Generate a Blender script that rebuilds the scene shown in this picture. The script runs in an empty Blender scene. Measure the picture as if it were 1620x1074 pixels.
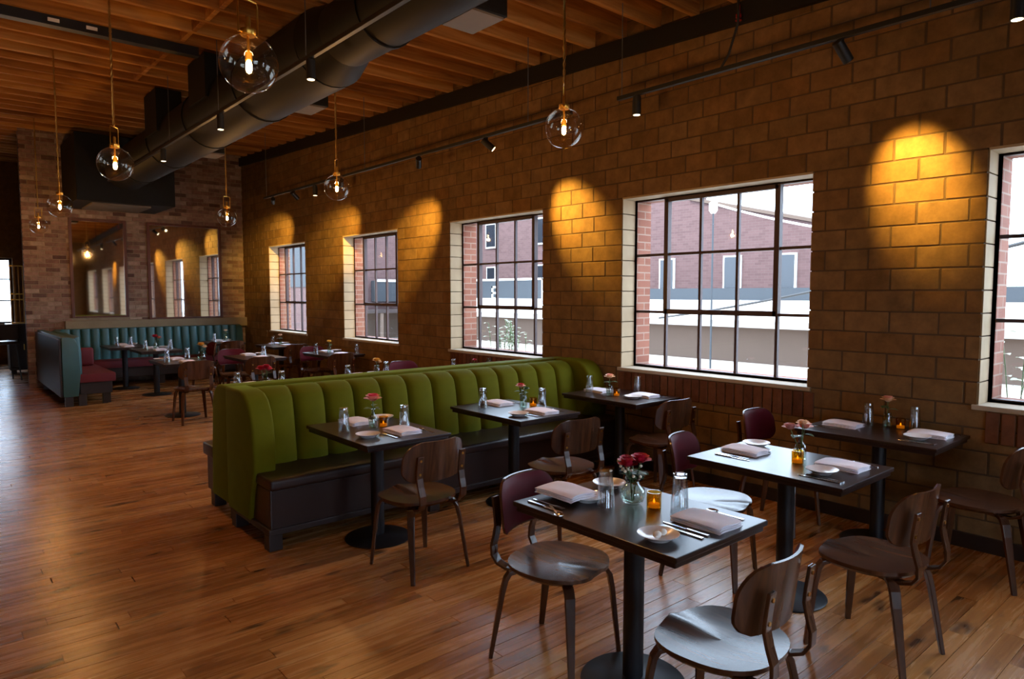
import bpy, bmesh, math, random
from mathutils import Vector, Matrix
random.seed(7)
R = math.radians
scene = bpy.context.scene
COL = scene.collection

# ------------------------------------------------------------------ camera
CAM_H, YAW, PITCH, FPX = 1.67, R(40.637), R(3.867), 1080.0
cd = bpy.data.cameras.new('camera'); cam = bpy.data.objects.new('camera', cd); COL.objects.link(cam)
cam.location = (0, 0, CAM_H); cam.rotation_euler = (R(90) - PITCH, 0, -YAW)
cd.sensor_width = 36; cd.lens = FPX / 1620 * 36; cd.clip_start = .05; cd.clip_end = 500
scene.camera = cam

# ------------------------------------------------------------------ world, sun, exposure
w = bpy.data.worlds.new('sky'); scene.world = w; w.use_nodes = True
nt = w.node_tree; nt.nodes.clear()
out = nt.nodes.new('ShaderNodeOutputWorld'); bg = nt.nodes.new('ShaderNodeBackground')
bg.inputs[0].default_value = (.62, .79, 1.0, 1); bg.inputs[1].default_value = 8.0
nt.links.new(bg.outputs[0], out.inputs[0])
sd = bpy.data.lights.new('sun', 'SUN'); sun = bpy.data.objects.new('sun', sd); COL.objects.link(sun)
sd.energy = 4.0; sd.angle = R(1.5); sd.color = (1, .95, .87)
sun.location = (-20, 0, 30)
sun.rotation_euler = Vector((.62, -.02, -.78)).to_track_quat('-Z', 'Y').to_euler()
vs = scene.view_settings
vs.view_transform = 'Standard'; vs.look = 'None'; vs.gamma = 1; vs.use_curve_mapping = False
vs.exposure = 0.4
cy = scene.cycles
cy.max_bounces = 8; cy.diffuse_bounces = 4; cy.glossy_bounces = 4; cy.transmission_bounces = 8; cy.transparent_max_bounces = 24
cy.caustics_reflective = False; cy.caustics_refractive = False
cy.sample_clamp_indirect = 6.0
cy.use_denoising = True

PEND_W, SPOT_W, DOWN_W = 10.0, 27.0, 1.0
WARM = (1.0, .50, .15)

# ------------------------------------------------------------------ room constants
W = 5.14            # inner face of the window wall
D = 14.7            # face of the far brick wall
XL, YB = -3.0, -4.0 # left and back walls
def zj(y): return 4.05 + .04 * (y - 3.9)      # underside of the joists: the roof rises away
SILL, HEAD = .945, 2.585
WINS = [(11.62, 13.3), (8.5, 10.18), (5.48, 7.22), (2.49, 4.36), (-.49, 1.364), (-3.45, -1.6)]
BWINS = [(-2.4, -.5), (.9, 2.8)]

# ------------------------------------------------------------------ mesh helper
class MB:
    def __init__(s): s.v = []; s.f = []
    def add(s, vs, fs):
        n = len(s.v); s.v += [tuple(p) for p in vs]; s.f += [tuple(i + n for i in f) for f in fs]; return s
    def box(s, x0, x1, y0, y1, z0, z1, m=None):
        vs = [Vector((x, y, z)) for x in (x0, x1) for y in (y0, y1) for z in (z0, z1)]
        if m: vs = [m @ p for p in vs]
        return s.add(vs, [(0, 1, 3, 2), (4, 6, 7, 5), (0, 4, 5, 1), (2, 3, 7, 6), (0, 2, 6, 4), (1, 5, 7, 3)])
    def lathe(s, prof, n=24, c=(0, 0, 0), cap=True):
        c = Vector(c); vs = []; fs = []
        for r, z in prof:
            for k in range(n):
                a = 2 * math.pi * k / n; vs.append(c + Vector((r * math.cos(a), r * math.sin(a), z)))
        m = len(prof)
        for i in range(m - 1):
            for k in range(n):
                k2 = (k + 1) % n; fs.append((i * n + k, i * n + k2, (i + 1) * n + k2, (i + 1) * n + k))
        if cap:
            fs.append(tuple(reversed(range(n)))); fs.append(tuple((m - 1) * n + k for k in range(n)))
        return s.add(vs, fs)
    def tube(s, path, r, n=8, cap=True):
        path = [Vector(p) for p in path]; rs = r if isinstance(r, (list, tuple)) else [r] * len(path)
        vs = []; fs = []; up = None
        for i, p in enumerate(path):
            t = (path[min(i + 1, len(path) - 1)] - path[max(i - 1, 0)]).normalized()
            if up is None:
                up = Vector((0, 0, 1)) if abs(t.z) < .9 else Vector((1, 0, 0))
            a = t.cross(up)
            if a.length < 1e-5: a = t.orthogonal()
            a.normalize(); b = a.cross(t).normalized(); up = b
            for k in range(n):
                an = 2 * math.pi * k / n; vs.append(p + (a * math.cos(an) + b * math.sin(an)) * rs[i])
        for i in range(len(path) - 1):
            for k in range(n):
                k2 = (k + 1) % n; fs.append((i * n + k, i * n + k2, (i + 1) * n + k2, (i + 1) * n + k))
        if cap:
            fs.append(tuple(reversed(range(n)))); fs.append(tuple((len(path) - 1) * n + k for k in range(n)))
        return s.add(vs, fs)
    def strip(s, path, widths, thick, side=(1, 0, 0)):
        """flat bent strip: rectangular section, width along `side`"""
        path = [Vector(p) for p in path]; vs = []; fs = []; side = Vector(side)
        for i, p in enumerate(path):
            t = (path[min(i + 1, len(path) - 1)] - path[max(i - 1, 0)]).normalized()
            sd_ = (side - t * side.dot(t)).normalized(); nn = t.cross(sd_).normalized()
            wd = widths[i] / 2 if isinstance(widths, (list, tuple)) else widths / 2
            th = thick[i] / 2 if isinstance(thick, (list, tuple)) else thick / 2
            for a, b in ((-1, -1), (1, -1), (1, 1), (-1, 1)): vs.append(p + sd_ * a * wd + nn * b * th)
        for i in range(len(path) - 1):
            for k in range(4):
                k2 = (k + 1) % 4; fs.append((i * 4 + k, i * 4 + k2, (i + 1) * 4 + k2, (i + 1) * 4 + k))
        n = len(path) - 1
        fs.append((3, 2, 1, 0)); fs.append((n * 4, n * 4 + 1, n * 4 + 2, n * 4 + 3))
        return s.add(vs, fs)
    def sphere(s, c, r, nu=12, nv=8, sc=(1, 1, 1)):
        c = Vector(c); prof = []
        vs = []; fs = []
        for i in range(nv + 1):
            th = math.pi * i / nv
            for k in range(nu):
                a = 2 * math.pi * k / nu
                vs.append(c + Vector((math.sin(th) * math.cos(a) * r * sc[0], math.sin(th) * math.sin(a) * r * sc[1], -math.cos(th) * r * sc[2])))
        for i in range(nv):
            for k in range(nu):
                k2 = (k + 1) % nu; fs.append((i * nu + k, i * nu + k2, (i + 1) * nu + k2, (i + 1) * nu + k))
        return s.add(vs, fs)
    def grid(s, fn, nu, nv):
        vs = [fn(i / nu, j / nv) for j in range(nv + 1) for i in range(nu + 1)]
        fs = [(j * (nu + 1) + i, j * (nu + 1) + i + 1, (j + 1) * (nu + 1) + i + 1, (j + 1) * (nu + 1) + i) for j in range(nv) for i in range(nu)]
        return s.add(vs, fs)
    def slab(s, top, bot, nu, nv):
        """closed shell between two grids"""
        g = lambda fn: [fn(i / nu, j / nv) for j in range(nv + 1) for i in range(nu + 1)]
        vs = g(top) + g(bot); o = (nu + 1) * (nv + 1); fs = []
        ix = lambda i, j: j * (nu + 1) + i
        for j in range(nv):
            for i in range(nu):
                a, b, c, d = ix(i, j), ix(i + 1, j), ix(i + 1, j + 1), ix(i, j + 1)
                fs.append((a, b, c, d)); fs.append((o + d, o + c, o + b, o + a))
        for i in range(nu):
            a, b = ix(i, 0), ix(i + 1, 0); fs.append((b, a, o + a, o + b))
            a, b = ix(i, nv), ix(i + 1, nv); fs.append((a, b, o + b, o + a))
        for j in range(nv):
            a, b = ix(0, j), ix(0, j + 1); fs.append((a, b, o + b, o + a))
            a, b = ix(nu, j), ix(nu, j + 1); fs.append((b, a, o + a, o + b))
        return s.add(vs, fs)
    def prism(s, poly, axis, a0, a1):
        """extrude a 2-D polygon; axis 'x': (y,z) poly, 'y': (x,z), 'z': (x,y)"""
        def P(p, a): return {'x': (a, p[0], p[1]), 'y': (p[0], a, p[1]), 'z': (p[0], p[1], a)}[axis]
        n = len(poly); vs = [P(p, a0) for p in poly] + [P(p, a1) for p in poly]
        fs = [tuple(range(n)), tuple(reversed(range(n, 2 * n)))] + [(i, n + i, n + (i + 1) % n, (i + 1) % n) for i in range(n)]
        return s.add(vs, fs)
    def mesh(s, name, mat, smooth=False, bevel=0, seg=2):
        me = bpy.data.meshes.new(name); me.from_pydata(s.v, [], s.f); me.update()
        bm = bmesh.new(); bm.from_mesh(me)
        bmesh.ops.recalc_face_normals(bm, faces=bm.faces)
        if bevel:
            es = [e for e in bm.edges if len(e.link_faces) == 2 and e.calc_face_angle(0) > R(35)]
            bmesh.ops.bevel(bm, geom=es, offset=bevel, segments=seg, profile=.6, affect='EDGES', clamp_overlap=True)
        bm.to_mesh(me); bm.free()
        if smooth:
            me.shade_smooth(); me.set_sharp_from_angle(angle=R(42))
        if mat: me.materials.append(mat)
        return me
    def build(s, name, mat, parent=None, smooth=False, bevel=0, seg=2, loc=None):
        return link(name, s.mesh(name, mat, smooth, bevel, seg), parent, loc)

def link(name, me, parent=None, loc=None, rz=0):
    o = bpy.data.objects.new(name, me); COL.objects.link(o)
    if parent: o.parent = parent
    if loc is not None: o.location = loc
    if rz: o.rotation_euler = (0, 0, rz)
    return o
def tag(o, label, cat, group=None, kind=None):
    o['label'] = label; o['category'] = cat
    if group: o['group'] = group
    if kind: o['kind'] = kind
    return o
def thing(name, label, cat, loc=(0, 0, 0), rz=0, group=None):
    return tag(link(name, None, None, loc, rz), label, cat, group)
def struct(o, label, cat):
    return tag(o, label, cat, None, 'structure')
def copy_tree(o, parent=None):
    c = o.copy(); COL.objects.link(c)
    if parent: c.parent = parent
    for ch in list(o.children): copy_tree(ch, c)
    return c

# ------------------------------------------------------------------ materials
def lin(c): return c / 12.92 if c <= .04045 else ((c + .055) / 1.055) ** 2.4
def rgb(r, g, b): return (lin(r / 255), lin(g / 255), lin(b / 255), 1)
MATS = {}
def nodes(name):
    m = bpy.data.materials.new(name); m.use_nodes = True
    t = m.node_tree; p = t.nodes['Principled BSDF']; MATS[name] = m
    return m, t, p
def N(t, ty, **kw):
    n = t.nodes.new(ty)
    for k, v in kw.items(): setattr(n, k, v)
    return n
def plain(name, c, rough=.5, metal=0, spec=.5, vary=.12, scale=12, bump=0, sheen=None, coat=0, emit=None, estr=0, per_obj=0):
    m, t, p = nodes(name)
    p.inputs['Roughness'].default_value = rough; p.inputs['Metallic'].default_value = metal
    p.inputs['Specular IOR Level'].default_value = spec; p.inputs['Coat Weight'].default_value = coat
    tc = N(t, 'ShaderNodeTexCoord'); nz = N(t, 'ShaderNodeTexNoise'); nz.inputs['Scale'].default_value = scale; nz.inputs['Detail'].default_value = 4
    t.links.new(tc.outputs['Object'], nz.inputs['Vector'])
    mr = N(t, 'ShaderNodeMapRange'); mr.inputs[3].default_value = 1 - vary; mr.inputs[4].default_value = 1 + vary
    t.links.new(nz.outputs[0], mr.inputs[0])
    val = mr.outputs[0]
    if per_obj:
        oi = N(t, 'ShaderNodeObjectInfo'); m2 = N(t, 'ShaderNodeMapRange'); m2.inputs[3].default_value = 1 - per_obj; m2.inputs[4].default_value = 1 + per_obj
        t.links.new(oi.outputs['Random'], m2.inputs[0])
        mu = N(t, 'ShaderNodeMath', operation='MULTIPLY'); t.links.new(val, mu.inputs[0]); t.links.new(m2.outputs[0], mu.inputs[1]); val = mu.outputs[0]
    vm = N(t, 'ShaderNodeVectorMath', operation='SCALE'); vm.inputs[0].default_value = c[:3]
    t.links.new(val, vm.inputs['Scale']); t.links.new(vm.outputs[0], p.inputs['Base Color'])
    if bump:
        b = N(t, 'ShaderNodeBump'); b.inputs['Strength'].default_value = bump; b.inputs['Distance'].default_value = .005
        t.links.new(nz.outputs[0], b.inputs['Height']); t.links.new(b.outputs[0], p.inputs['Normal'])
    if sheen:
        p.inputs['Sheen Weight'].default_value = sheen[0]; p.inputs['Sheen Tint'].default_value = sheen[1]; p.inputs['Sheen Roughness'].default_value = sheen[2]
    if emit:
        p.inputs['Emission Color'].default_value = emit; p.inputs['Emission Strength'].default_value = estr
    return m
def wood(name, cols, rough=.35, grain=(1.2, 22, 22), island=False, knots=0, spec=.5, coat=0, obj_rand=.5, bump=.15, coords='pos', rough_var=.1):
    """cols: list of (pos, colour); grain scale stretches along the first axis"""
    m, t, p = nodes(name)
    p.inputs['Specular IOR Level'].default_value = spec; p.inputs['Coat Weight'].default_value = coat
    if coords == 'pos':
        g = N(t, 'ShaderNodeNewGeometry'); vec = g.outputs['Position']
    else:
        g = N(t, 'ShaderNodeTexCoord'); vec = g.outputs['Object']
    if island:
        gi = N(t, 'ShaderNodeNewGeometry'); rnd = gi.outputs['Random Per Island']
    else:
        oi = N(t, 'ShaderNodeObjectInfo'); rnd = oi.outputs['Random']
    mp = N(t, 'ShaderNodeMapping'); mp.inputs['Scale'].default_value = grain
    cmb = N(t, 'ShaderNodeCombineXYZ'); sc = N(t, 'ShaderNodeMath', operation='MULTIPLY'); sc.inputs[1].default_value = 40
    t.links.new(rnd, sc.inputs[0]); t.links.new(sc.outputs[0], cmb.inputs[0]); t.links.new(sc.outputs[0], cmb.inputs[2])
    t.links.new(vec, mp.inputs['Vector']); t.links.new(cmb.outputs[0], mp.inputs['Location'])
    nz = N(t, 'ShaderNodeTexNoise'); nz.inputs['Scale'].default_value = 1; nz.inputs['Detail'].default_value = 7; nz.inputs['Roughness'].default_value = .62; nz.inputs['Distortion'].default_value = .6
    t.links.new(mp.outputs[0], nz.inputs['Vector'])
    a = N(t, 'ShaderNodeMath', operation='MULTIPLY_ADD'); t.links.new(rnd, a.inputs[0]); a.inputs[1].default_value = obj_rand; a.inputs[2].default_value = -obj_rand / 2
    b = N(t, 'ShaderNodeMath', operation='ADD'); t.links.new(nz.outputs[0], b.inputs[0]); t.links.new(a.outputs[0], b.inputs[1])
    cr = N(t, 'ShaderNodeValToRGB'); e = cr.color_ramp.elements
    e[0].position, e[0].color = cols[0]; e[1].position, e[1].color = cols[-1]
    for ps, c in cols[1:-1]:
        q = e.new(ps); q.color = c
    t.links.new(b.outputs[0], cr.inputs[0]); col = cr.outputs[0]
    if knots:
        mp2 = N(t, 'ShaderNodeMapping'); mp2.inputs['Scale'].default_value = (3.2, 9, 9)
        t.links.new(vec, mp2.inputs['Vector']); t.links.new(cmb.outputs[0], mp2.inputs['Location'])
        n2 = N(t, 'ShaderNodeTexNoise'); n2.inputs['Scale'].default_value = 1; n2.inputs['Detail'].default_value = 2
        t.links.new(mp2.outputs[0], n2.inputs['Vector'])
        r2 = N(t, 'ShaderNodeMapRange'); r2.inputs[1].default_value = .62; r2.inputs[2].default_value = .74; r2.inputs[3].default_value = 0; r2.inputs[4].default_value = knots
        t.links.new(n2.outputs[0], r2.inputs[0])
        mx = N(t, 'ShaderNodeMix', data_type='RGBA'); t.links.new(r2.outputs[0], mx.inputs[0]); t.links.new(col, mx.inputs[6]); mx.inputs[7].default_value = rgb(44, 22, 10)
        col = mx.outputs[2]
    t.links.new(col, p.inputs['Base Color'])
    rr = N(t, 'ShaderNodeMapRange'); rr.inputs[3].default_value = rough - rough_var; rr.inputs[4].default_value = rough + rough_var
    t.links.new(nz.outputs[0], rr.inputs[0]); t.links.new(rr.outputs[0], p.inputs['Roughness'])
    if bump:
        bp = N(t, 'ShaderNodeBump'); bp.inputs['Strength'].default_value = bump; bp.inputs['Distance'].default_value = .003
        t.links.new(nz.outputs[0], bp.inputs['Height']); t.links.new(bp.outputs[0], p.inputs['Normal'])
    return m
def masonry(name, cols, island=False, rough=.85, scale=9, bump=.5):
    """one brick or block: a colour of its own plus blotches"""
    m, t, p = nodes(name); p.inputs['Roughness'].default_value = rough; p.inputs['Specular IOR Level'].default_value = .25
    g = N(t, 'ShaderNodeNewGeometry')
    if island: rnd = g.outputs['Random Per Island']
    else: rnd = N(t, 'ShaderNodeObjectInfo').outputs['Random']
    cr = N(t, 'ShaderNodeValToRGB'); e = cr.color_ramp.elements
    e[0].position, e[0].color = 0, cols[0]; e[1].position, e[1].color = 1, cols[-1]
    for i, c in enumerate(cols[1:-1]): e.new((i + 1) / (len(cols) - 1)).color = c
    t.links.new(rnd, cr.inputs[0])
    nz = N(t, 'ShaderNodeTexNoise'); nz.inputs['Scale'].default_value = scale; nz.inputs['Detail'].default_value = 6; nz.inputs['Roughness'].default_value = .65
    t.links.new(g.outputs['Position'], nz.inputs['Vector'])
    mr = N(t, 'ShaderNodeMapRange'); mr.inputs[1].default_value = .3; mr.inputs[2].default_value = .7; mr.inputs[3].default_value = .72; mr.inputs[4].default_value = 1.22
    t.links.new(nz.outputs[0], mr.inputs[0])
    vm = N(t, 'ShaderNodeVectorMath', operation='SCALE'); t.links.new(cr.outputs[0], vm.inputs[0]); t.links.new(mr.outputs[0], vm.inputs['Scale'])
    t.links.new(vm.outputs[0], p.inputs['Base Color'])
    b = N(t, 'ShaderNodeBump'); b.inputs['Strength'].default_value = bump; b.inputs['Distance'].default_value = .006
    t.links.new(nz.outputs[0], b.inputs['Height']); t.links.new(b.outputs[0], p.inputs['Normal'])
    return m
def far_brick(name, c1, c2, mortar, scale=1.0, bw=.22, bh=.075):
    m, t, p = nodes(name); p.inputs['Roughness'].default_value = .9
    g = N(t, 'ShaderNodeNewGeometry'); sx = N(t, 'ShaderNodeSeparateXYZ'); t.links.new(g.outputs['Position'], sx.inputs[0])
    ad = N(t, 'ShaderNodeMath', operation='ADD'); t.links.new(sx.outputs[0], ad.inputs[0]); t.links.new(sx.outputs[1], ad.inputs[1])
    cb = N(t, 'ShaderNodeCombineXYZ'); t.links.new(ad.outputs[0], cb.inputs[0]); t.links.new(sx.outputs[2], cb.inputs[1])
    br = N(t, 'ShaderNodeTexBrick'); br.inputs['Scale'].default_value = scale
    br.inputs['Color1'].default_value = c1; br.inputs['Color2'].default_value = c2; br.inputs['Mortar'].default_value = mortar
    br.inputs['Mortar Size'].default_value = .006; br.inputs['Brick Width'].default_value = bw; br.inputs['Row Height'].default_value = bh
    t.links.new(cb.outputs[0], br.inputs['Vector'])
    nz = N(t, 'ShaderNodeTexNoise'); nz.inputs['Scale'].default_value = .6; nz.inputs['Detail'].default_value = 5
    mr = N(t, 'ShaderNodeMapRange'); mr.inputs[3].default_value = .8; mr.inputs[4].default_value = 1.2; t.links.new(nz.outputs[0], mr.inputs[0])
    vm = N(t, 'ShaderNodeVectorMath', operation='SCALE'); t.links.new(br.outputs[0], vm.inputs[0]); t.links.new(mr.outputs[0], vm.inputs['Scale'])
    t.links.new(vm.outputs[0], p.inputs['Base Color'])
    return m
def clear_glass(name, tint=(1, 1, 1, 1), gloss=.9, ior=1.45, rough=.02, base=0.0):
    m = bpy.data.materials.new(name); m.use_nodes = True; t = m.node_tree; t.nodes.clear(); MATS[name] = m
    o = N(t, 'ShaderNodeOutputMaterial'); tr = N(t, 'ShaderNodeBsdfTransparent'); gl = N(t, 'ShaderNodeBsdfGlossy')
    tr.inputs[0].default_value = tint; gl.inputs[0].default_value = (gloss, gloss, gloss, 1); gl.inputs['Roughness'].default_value = rough
    # Schlick reflectance, the same from either side of the sheet
    gm = N(t, 'ShaderNodeNewGeometry'); dt = N(t, 'ShaderNodeVectorMath', operation='DOT_PRODUCT'); t.links.new(gm.outputs['Incoming'], dt.inputs[0]); t.links.new(gm.outputs['Normal'], dt.inputs[1])
    ab = N(t, 'ShaderNodeMath', operation='ABSOLUTE'); t.links.new(dt.outputs['Value'], ab.inputs[0])
    om = N(t, 'ShaderNodeMath', operation='SUBTRACT', use_clamp=True); om.inputs[0].default_value = 1; t.links.new(ab.outputs[0], om.inputs[1])
    pw = N(t, 'ShaderNodeMath', operation='POWER'); pw.inputs[1].default_value = 5; t.links.new(om.outputs[0], pw.inputs[0])
    f0 = ((ior - 1) / (ior + 1)) ** 2 + base
    ad = N(t, 'ShaderNodeMath', operation='MULTIPLY_ADD', use_clamp=True); ad.inputs[1].default_value = 1 - f0; ad.inputs[2].default_value = f0; t.links.new(pw.outputs[0], ad.inputs[0])
    mx = N(t, 'ShaderNodeMixShader'); t.links.new(ad.outputs[0], mx.inputs[0]); t.links.new(tr.outputs[0], mx.inputs[1]); t.links.new(gl.outputs[0], mx.inputs[2])
    t.links.new(mx.outputs[0], o.inputs[0]); return m
def glow(name, c, s):
    m = bpy.data.materials.new(name); m.use_nodes = True; t = m.node_tree; t.nodes.clear(); MATS[name] = m
    o = N(t, 'ShaderNodeOutputMaterial'); e = N(t, 'ShaderNodeEmission'); e.inputs[0].default_value = c; e.inputs[1].default_value = s
    t.links.new(e.outputs[0], o.inputs[0]); return m

FLOORC = [(.2, rgb(132, 78, 34)), (.42, rgb(166, 106, 52)), (.58, rgb(190, 128, 68)), (.8, rgb(212, 156, 94))]
wood('floor_oak', FLOORC, rough=.27, grain=(1.6, 26, 26), knots=.85, obj_rand=.34, bump=.06)
wood('floor_oak_far', FLOORC, rough=.27, grain=(1.6, 26, 26), knots=.85, obj_rand=.34, bump=.06, island=True)
plain('subfloor', rgb(40, 22, 12), .9)
JC = [(.2, rgb(112, 68, 28)), (.5, rgb(172, 116, 56)), (.8, rgb(212, 160, 92))]
wood('joist_pine', JC, rough=.75, grain=(1.0, 14, 14), spec=.2, obj_rand=.3)
wood('deck_pine', JC, rough=.8, grain=(14, 1.0, 14), spec=.2, obj_rand=.3)
BLK = [rgb(120, 92, 56), rgb(128, 96, 58), rgb(112, 82, 46), rgb(132, 102, 66), rgb(124, 88, 48)]
masonry('clay_block', BLK); masonry('clay_block_far', BLK, island=True)
plain('mortar', rgb(84, 64, 44), .95, vary=.2, scale=20)
BRK = [rgb(148, 116, 100), rgb(126, 92, 78), rgb(160, 134, 116), rgb(92, 66, 58), rgb(154, 122, 106), rgb(172, 150, 132), rgb(138, 106, 92)]
masonry('old_brick', BRK, scale=14); masonry('old_brick_far', BRK, scale=14, island=True)
plain('old_mortar', rgb(150, 132, 108), .95, vary=.25, scale=16)
masonry('red_brick', [rgb(100, 60, 40), rgb(114, 72, 48), rgb(88, 52, 36)], scale=14)
far_brick('outer_brick', rgb(138, 84, 64), rgb(124, 70, 52), rgb(146, 120, 104))
far_brick('town_brick', rgb(88, 64, 62), rgb(78, 55, 53), rgb(94, 77, 75), bw=.45, bh=.16)
plain('steel_frame', rgb(62, 40, 40), .55, vary=.1)
plain('stone_sill', rgb(176, 160, 138), .8, vary=.1, bump=.2)
plain('reveal_cream', rgb(178, 154, 122), .8)  # cream tone for jambs and lintel, lighter than the clay blocks
plain('concrete_ledge', rgb(140, 124, 98), .9, vary=.2, scale=6, bump=.3)
clear_glass('window_glass', ior=1.35)
clear_glass('tumbler_glass', tint=(.93, .95, .96, 1), ior=1.5, base=.17)
clear_glass('globe_glass', tint=(.96, .93, .88, 1), ior=1.4, base=.05)
clear_glass('vase_glass', tint=(.9, .95, .92, 1), ior=1.45, base=.05)
clear_glass('water', tint=(.9, .94, .91, 1), ior=1.33, base=.03)
clear_glass('amber_glass', tint=(.86, .62, .20, 1), ior=1.45, base=.05)
CW = [(.25, rgb(46, 25, 15)), (.5, rgb(78, 46, 28)), (.8, rgb(112, 70, 44))]
wood('chair_walnut', CW, rough=.26, grain=(22, 2.5, 2.5), coords='obj', obj_rand=.15, bump=0, rough_var=.015, spec=.45)
wood('table_wood', [(.25, rgb(36, 24, 21)), (.5, rgb(44, 29, 25)), (.8, rgb(54, 36, 29))], rough=.31, grain=(22, 1.4, 22), coords='obj', obj_rand=.05, bump=0, rough_var=.015, spec=.4)
plain('burgundy_vinyl', rgb(84, 12, 24), .6, spec=.15, vary=.08)
plain('burgundy_cloth', rgb(108, 30, 40), .7, vary=.1)
plain('black_steel', rgb(30, 31, 36), .42, metal=.3, vary=.15)
plain('black_paint', rgb(20, 20, 22), .5, vary=.1)
plain('duct_black', rgb(12, 11, 12), .62, spec=.3, vary=.2, scale=3)
plain('duct_grey', rgb(104, 94, 82), .6, vary=.1)
plain('brass', rgb(206, 158, 72), .28, metal=1.0, vary=.08)
plain('brass_dull', rgb(190, 150, 80), .4, metal=1.0, vary=.1)
plain('silver', rgb(200, 200, 205), .16, metal=1.0, vary=.04)
plain('china', rgb(244, 240, 240), .22, vary=.03)
plain('napkin', rgb(250, 244, 252), .9, vary=.05, scale=40, bump=.2)
plain('butter', rgb(240, 236, 226), .5, vary=.04)
GRN = rgb(92, 90, 4)
plain('green_velvet', GRN, .85, vary=.16, scale=9, spec=.15, sheen=(.35, rgb(150, 180, 40), .3))
plain('teal_vinyl', rgb(52, 96, 98), .45, vary=.12)
plain('dark_leather', rgb(44, 30, 28), .36, vary=.2, scale=5, bump=.1)
plain('dark_wood_trim', rgb(42, 30, 28), .45, vary=.15)
wood('frame_wood', [(.25, rgb(60, 26, 16)), (.5, rgb(86, 40, 26)), (.8, rgb(110, 56, 36))], rough=.4, grain=(10, 10, 2))
m_, t_, p_ = nodes('mirror'); p_.inputs['Metallic'].default_value = 1; p_.inputs['Roughness'].default_value = .03; p_.inputs['Base Color'].default_value = (.80, .76, .72, 1)
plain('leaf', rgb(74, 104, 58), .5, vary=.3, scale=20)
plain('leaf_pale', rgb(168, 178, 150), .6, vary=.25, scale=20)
plain('stem', rgb(84, 110, 60), .5)
for nme, c in dict(petal_red=(196, 26, 58), petal_coral=(240, 166, 148), petal_pink=(226, 168, 160), petal_peach=(246, 206, 170), petal_yellow=(236, 188, 84), petal_hot=(230, 70, 100), petal_white=(230, 214, 190)).items():
    plain(nme, rgb(*c), .6, vary=.18, scale=30)
glow('bulb_glow', (1, .62, .25, 1), 60); glow('candle_glow', (1, .42, .06, 1), 3); glow('lamp_glow', (1, .78, .45, 1), 5)
plain('wax', rgb(230, 180, 90), .5, emit=(1, .5, .1, 1), estr=.3)
plain('ground_concrete', rgb(180, 174, 166), .95, vary=.08, scale=.3)
plain('tan_stucco', rgb(88, 72, 62), .9, vary=.06, scale=.5)
plain('white_fascia', rgb(196, 194, 190), .7, vary=.03, scale=1)
plain('slate_panel', rgb(34, 40, 46), .6, vary=.08, scale=1)
plain('dark_pane', rgb(34, 38, 44), .15, vary=.1, scale=1)
plain('grey_metal', rgb(98, 102, 106), .5, metal=.4, vary=.1)
plain('cable_black', rgb(24, 22, 22), .6)
plain('cable_white', rgb(236, 234, 230), .6)
plain('sprinkler_red', rgb(170, 26, 24), .4)
plain('white_plastic', rgb(225, 222, 215), .5)
M = MATS

# ------------------------------------------------------------------ which pieces show largest
cs, sn = math.cos(YAW), math.sin(YAW)
FWD = Vector((sn * math.cos(PITCH), cs * math.cos(PITCH), -math.sin(PITCH))); RGT = Vector((cs, -sn, 0)); UPV = RGT.cross(FWD)
def shows(p, margin=30):
    d = Vector(p) - Vector((0, 0, CAM_H)); z = d.dot(FWD)
    if z < .3: return 0
    x = 810 + FPX * d.dot(RGT) / z; y = 537 - FPX * d.dot(UPV) / z
    return 1 / z if -margin < x < 1620 + margin and -margin < y < 1074 + margin else 0
UNIT = {}
def unit_piece(key, mat, bev):
    """a cube of side 1 (centred), edges taken off, shared by all alike pieces"""
    if key not in UNIT:
        UNIT[key] = MB().box(-.5, .5, -.5, .5, -.5, .5).mesh(key, mat, bevel=bev, seg=1)
    return UNIT[key]
def pieces(name, stuff_name, boxes, mat, mat_far, parent, limit=300, bev=.004, weight=None, mass_label=None):
    """boxes: list of (centre, size). The `limit` that show largest are parts, the others one part."""
    sc = []
    for c, s in boxes:
        k = shows(c); k *= (sorted(s)[1]) if k else 0
        if weight: k *= weight(c, s)
        sc.append(k)
    order = sorted(range(len(boxes)), key=lambda i: -sc[i])
    sel = set(i for i in order[:limit] if sc[i] > 0)
    me0 = {}
    far = MB()
    for i, (c, s) in enumerate(boxes):
        if i in sel:
            key = (round(s[0], 3), round(s[1], 3), round(s[2], 3))
            if key not in me0:
                me0[key] = MB().box(-s[0] / 2, s[0] / 2, -s[1] / 2, s[1] / 2, -s[2] / 2, s[2] / 2).mesh(name, mat, bevel=bev, seg=1)
            link(name, me0[key], parent, c)
        else:
            far.box(c[0] - s[0] / 2, c[0] + s[0] / 2, c[1] - s[1] / 2, c[1] + s[1] / 2, c[2] - s[2] / 2, c[2] + s[2] / 2)
    if far.v:
        o = far.build(stuff_name, mat_far, parent); o['kind'] = 'stuff'

def wall_boxes(mb, a0, a1, z0, z1, holes, put):
    """solid wall with rectangular holes; put(mb, a0,a1,z0,z1) adds one box"""
    cur = a0
    for h0, h1, b0, b1 in sorted(holes):
        put(mb, cur, h0, z0, z1); put(mb, h0, h1, z0, b0); put(mb, h0, h1, b1, z1); cur = h1
    put(mb, cur, a1, z0, z1)

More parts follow.
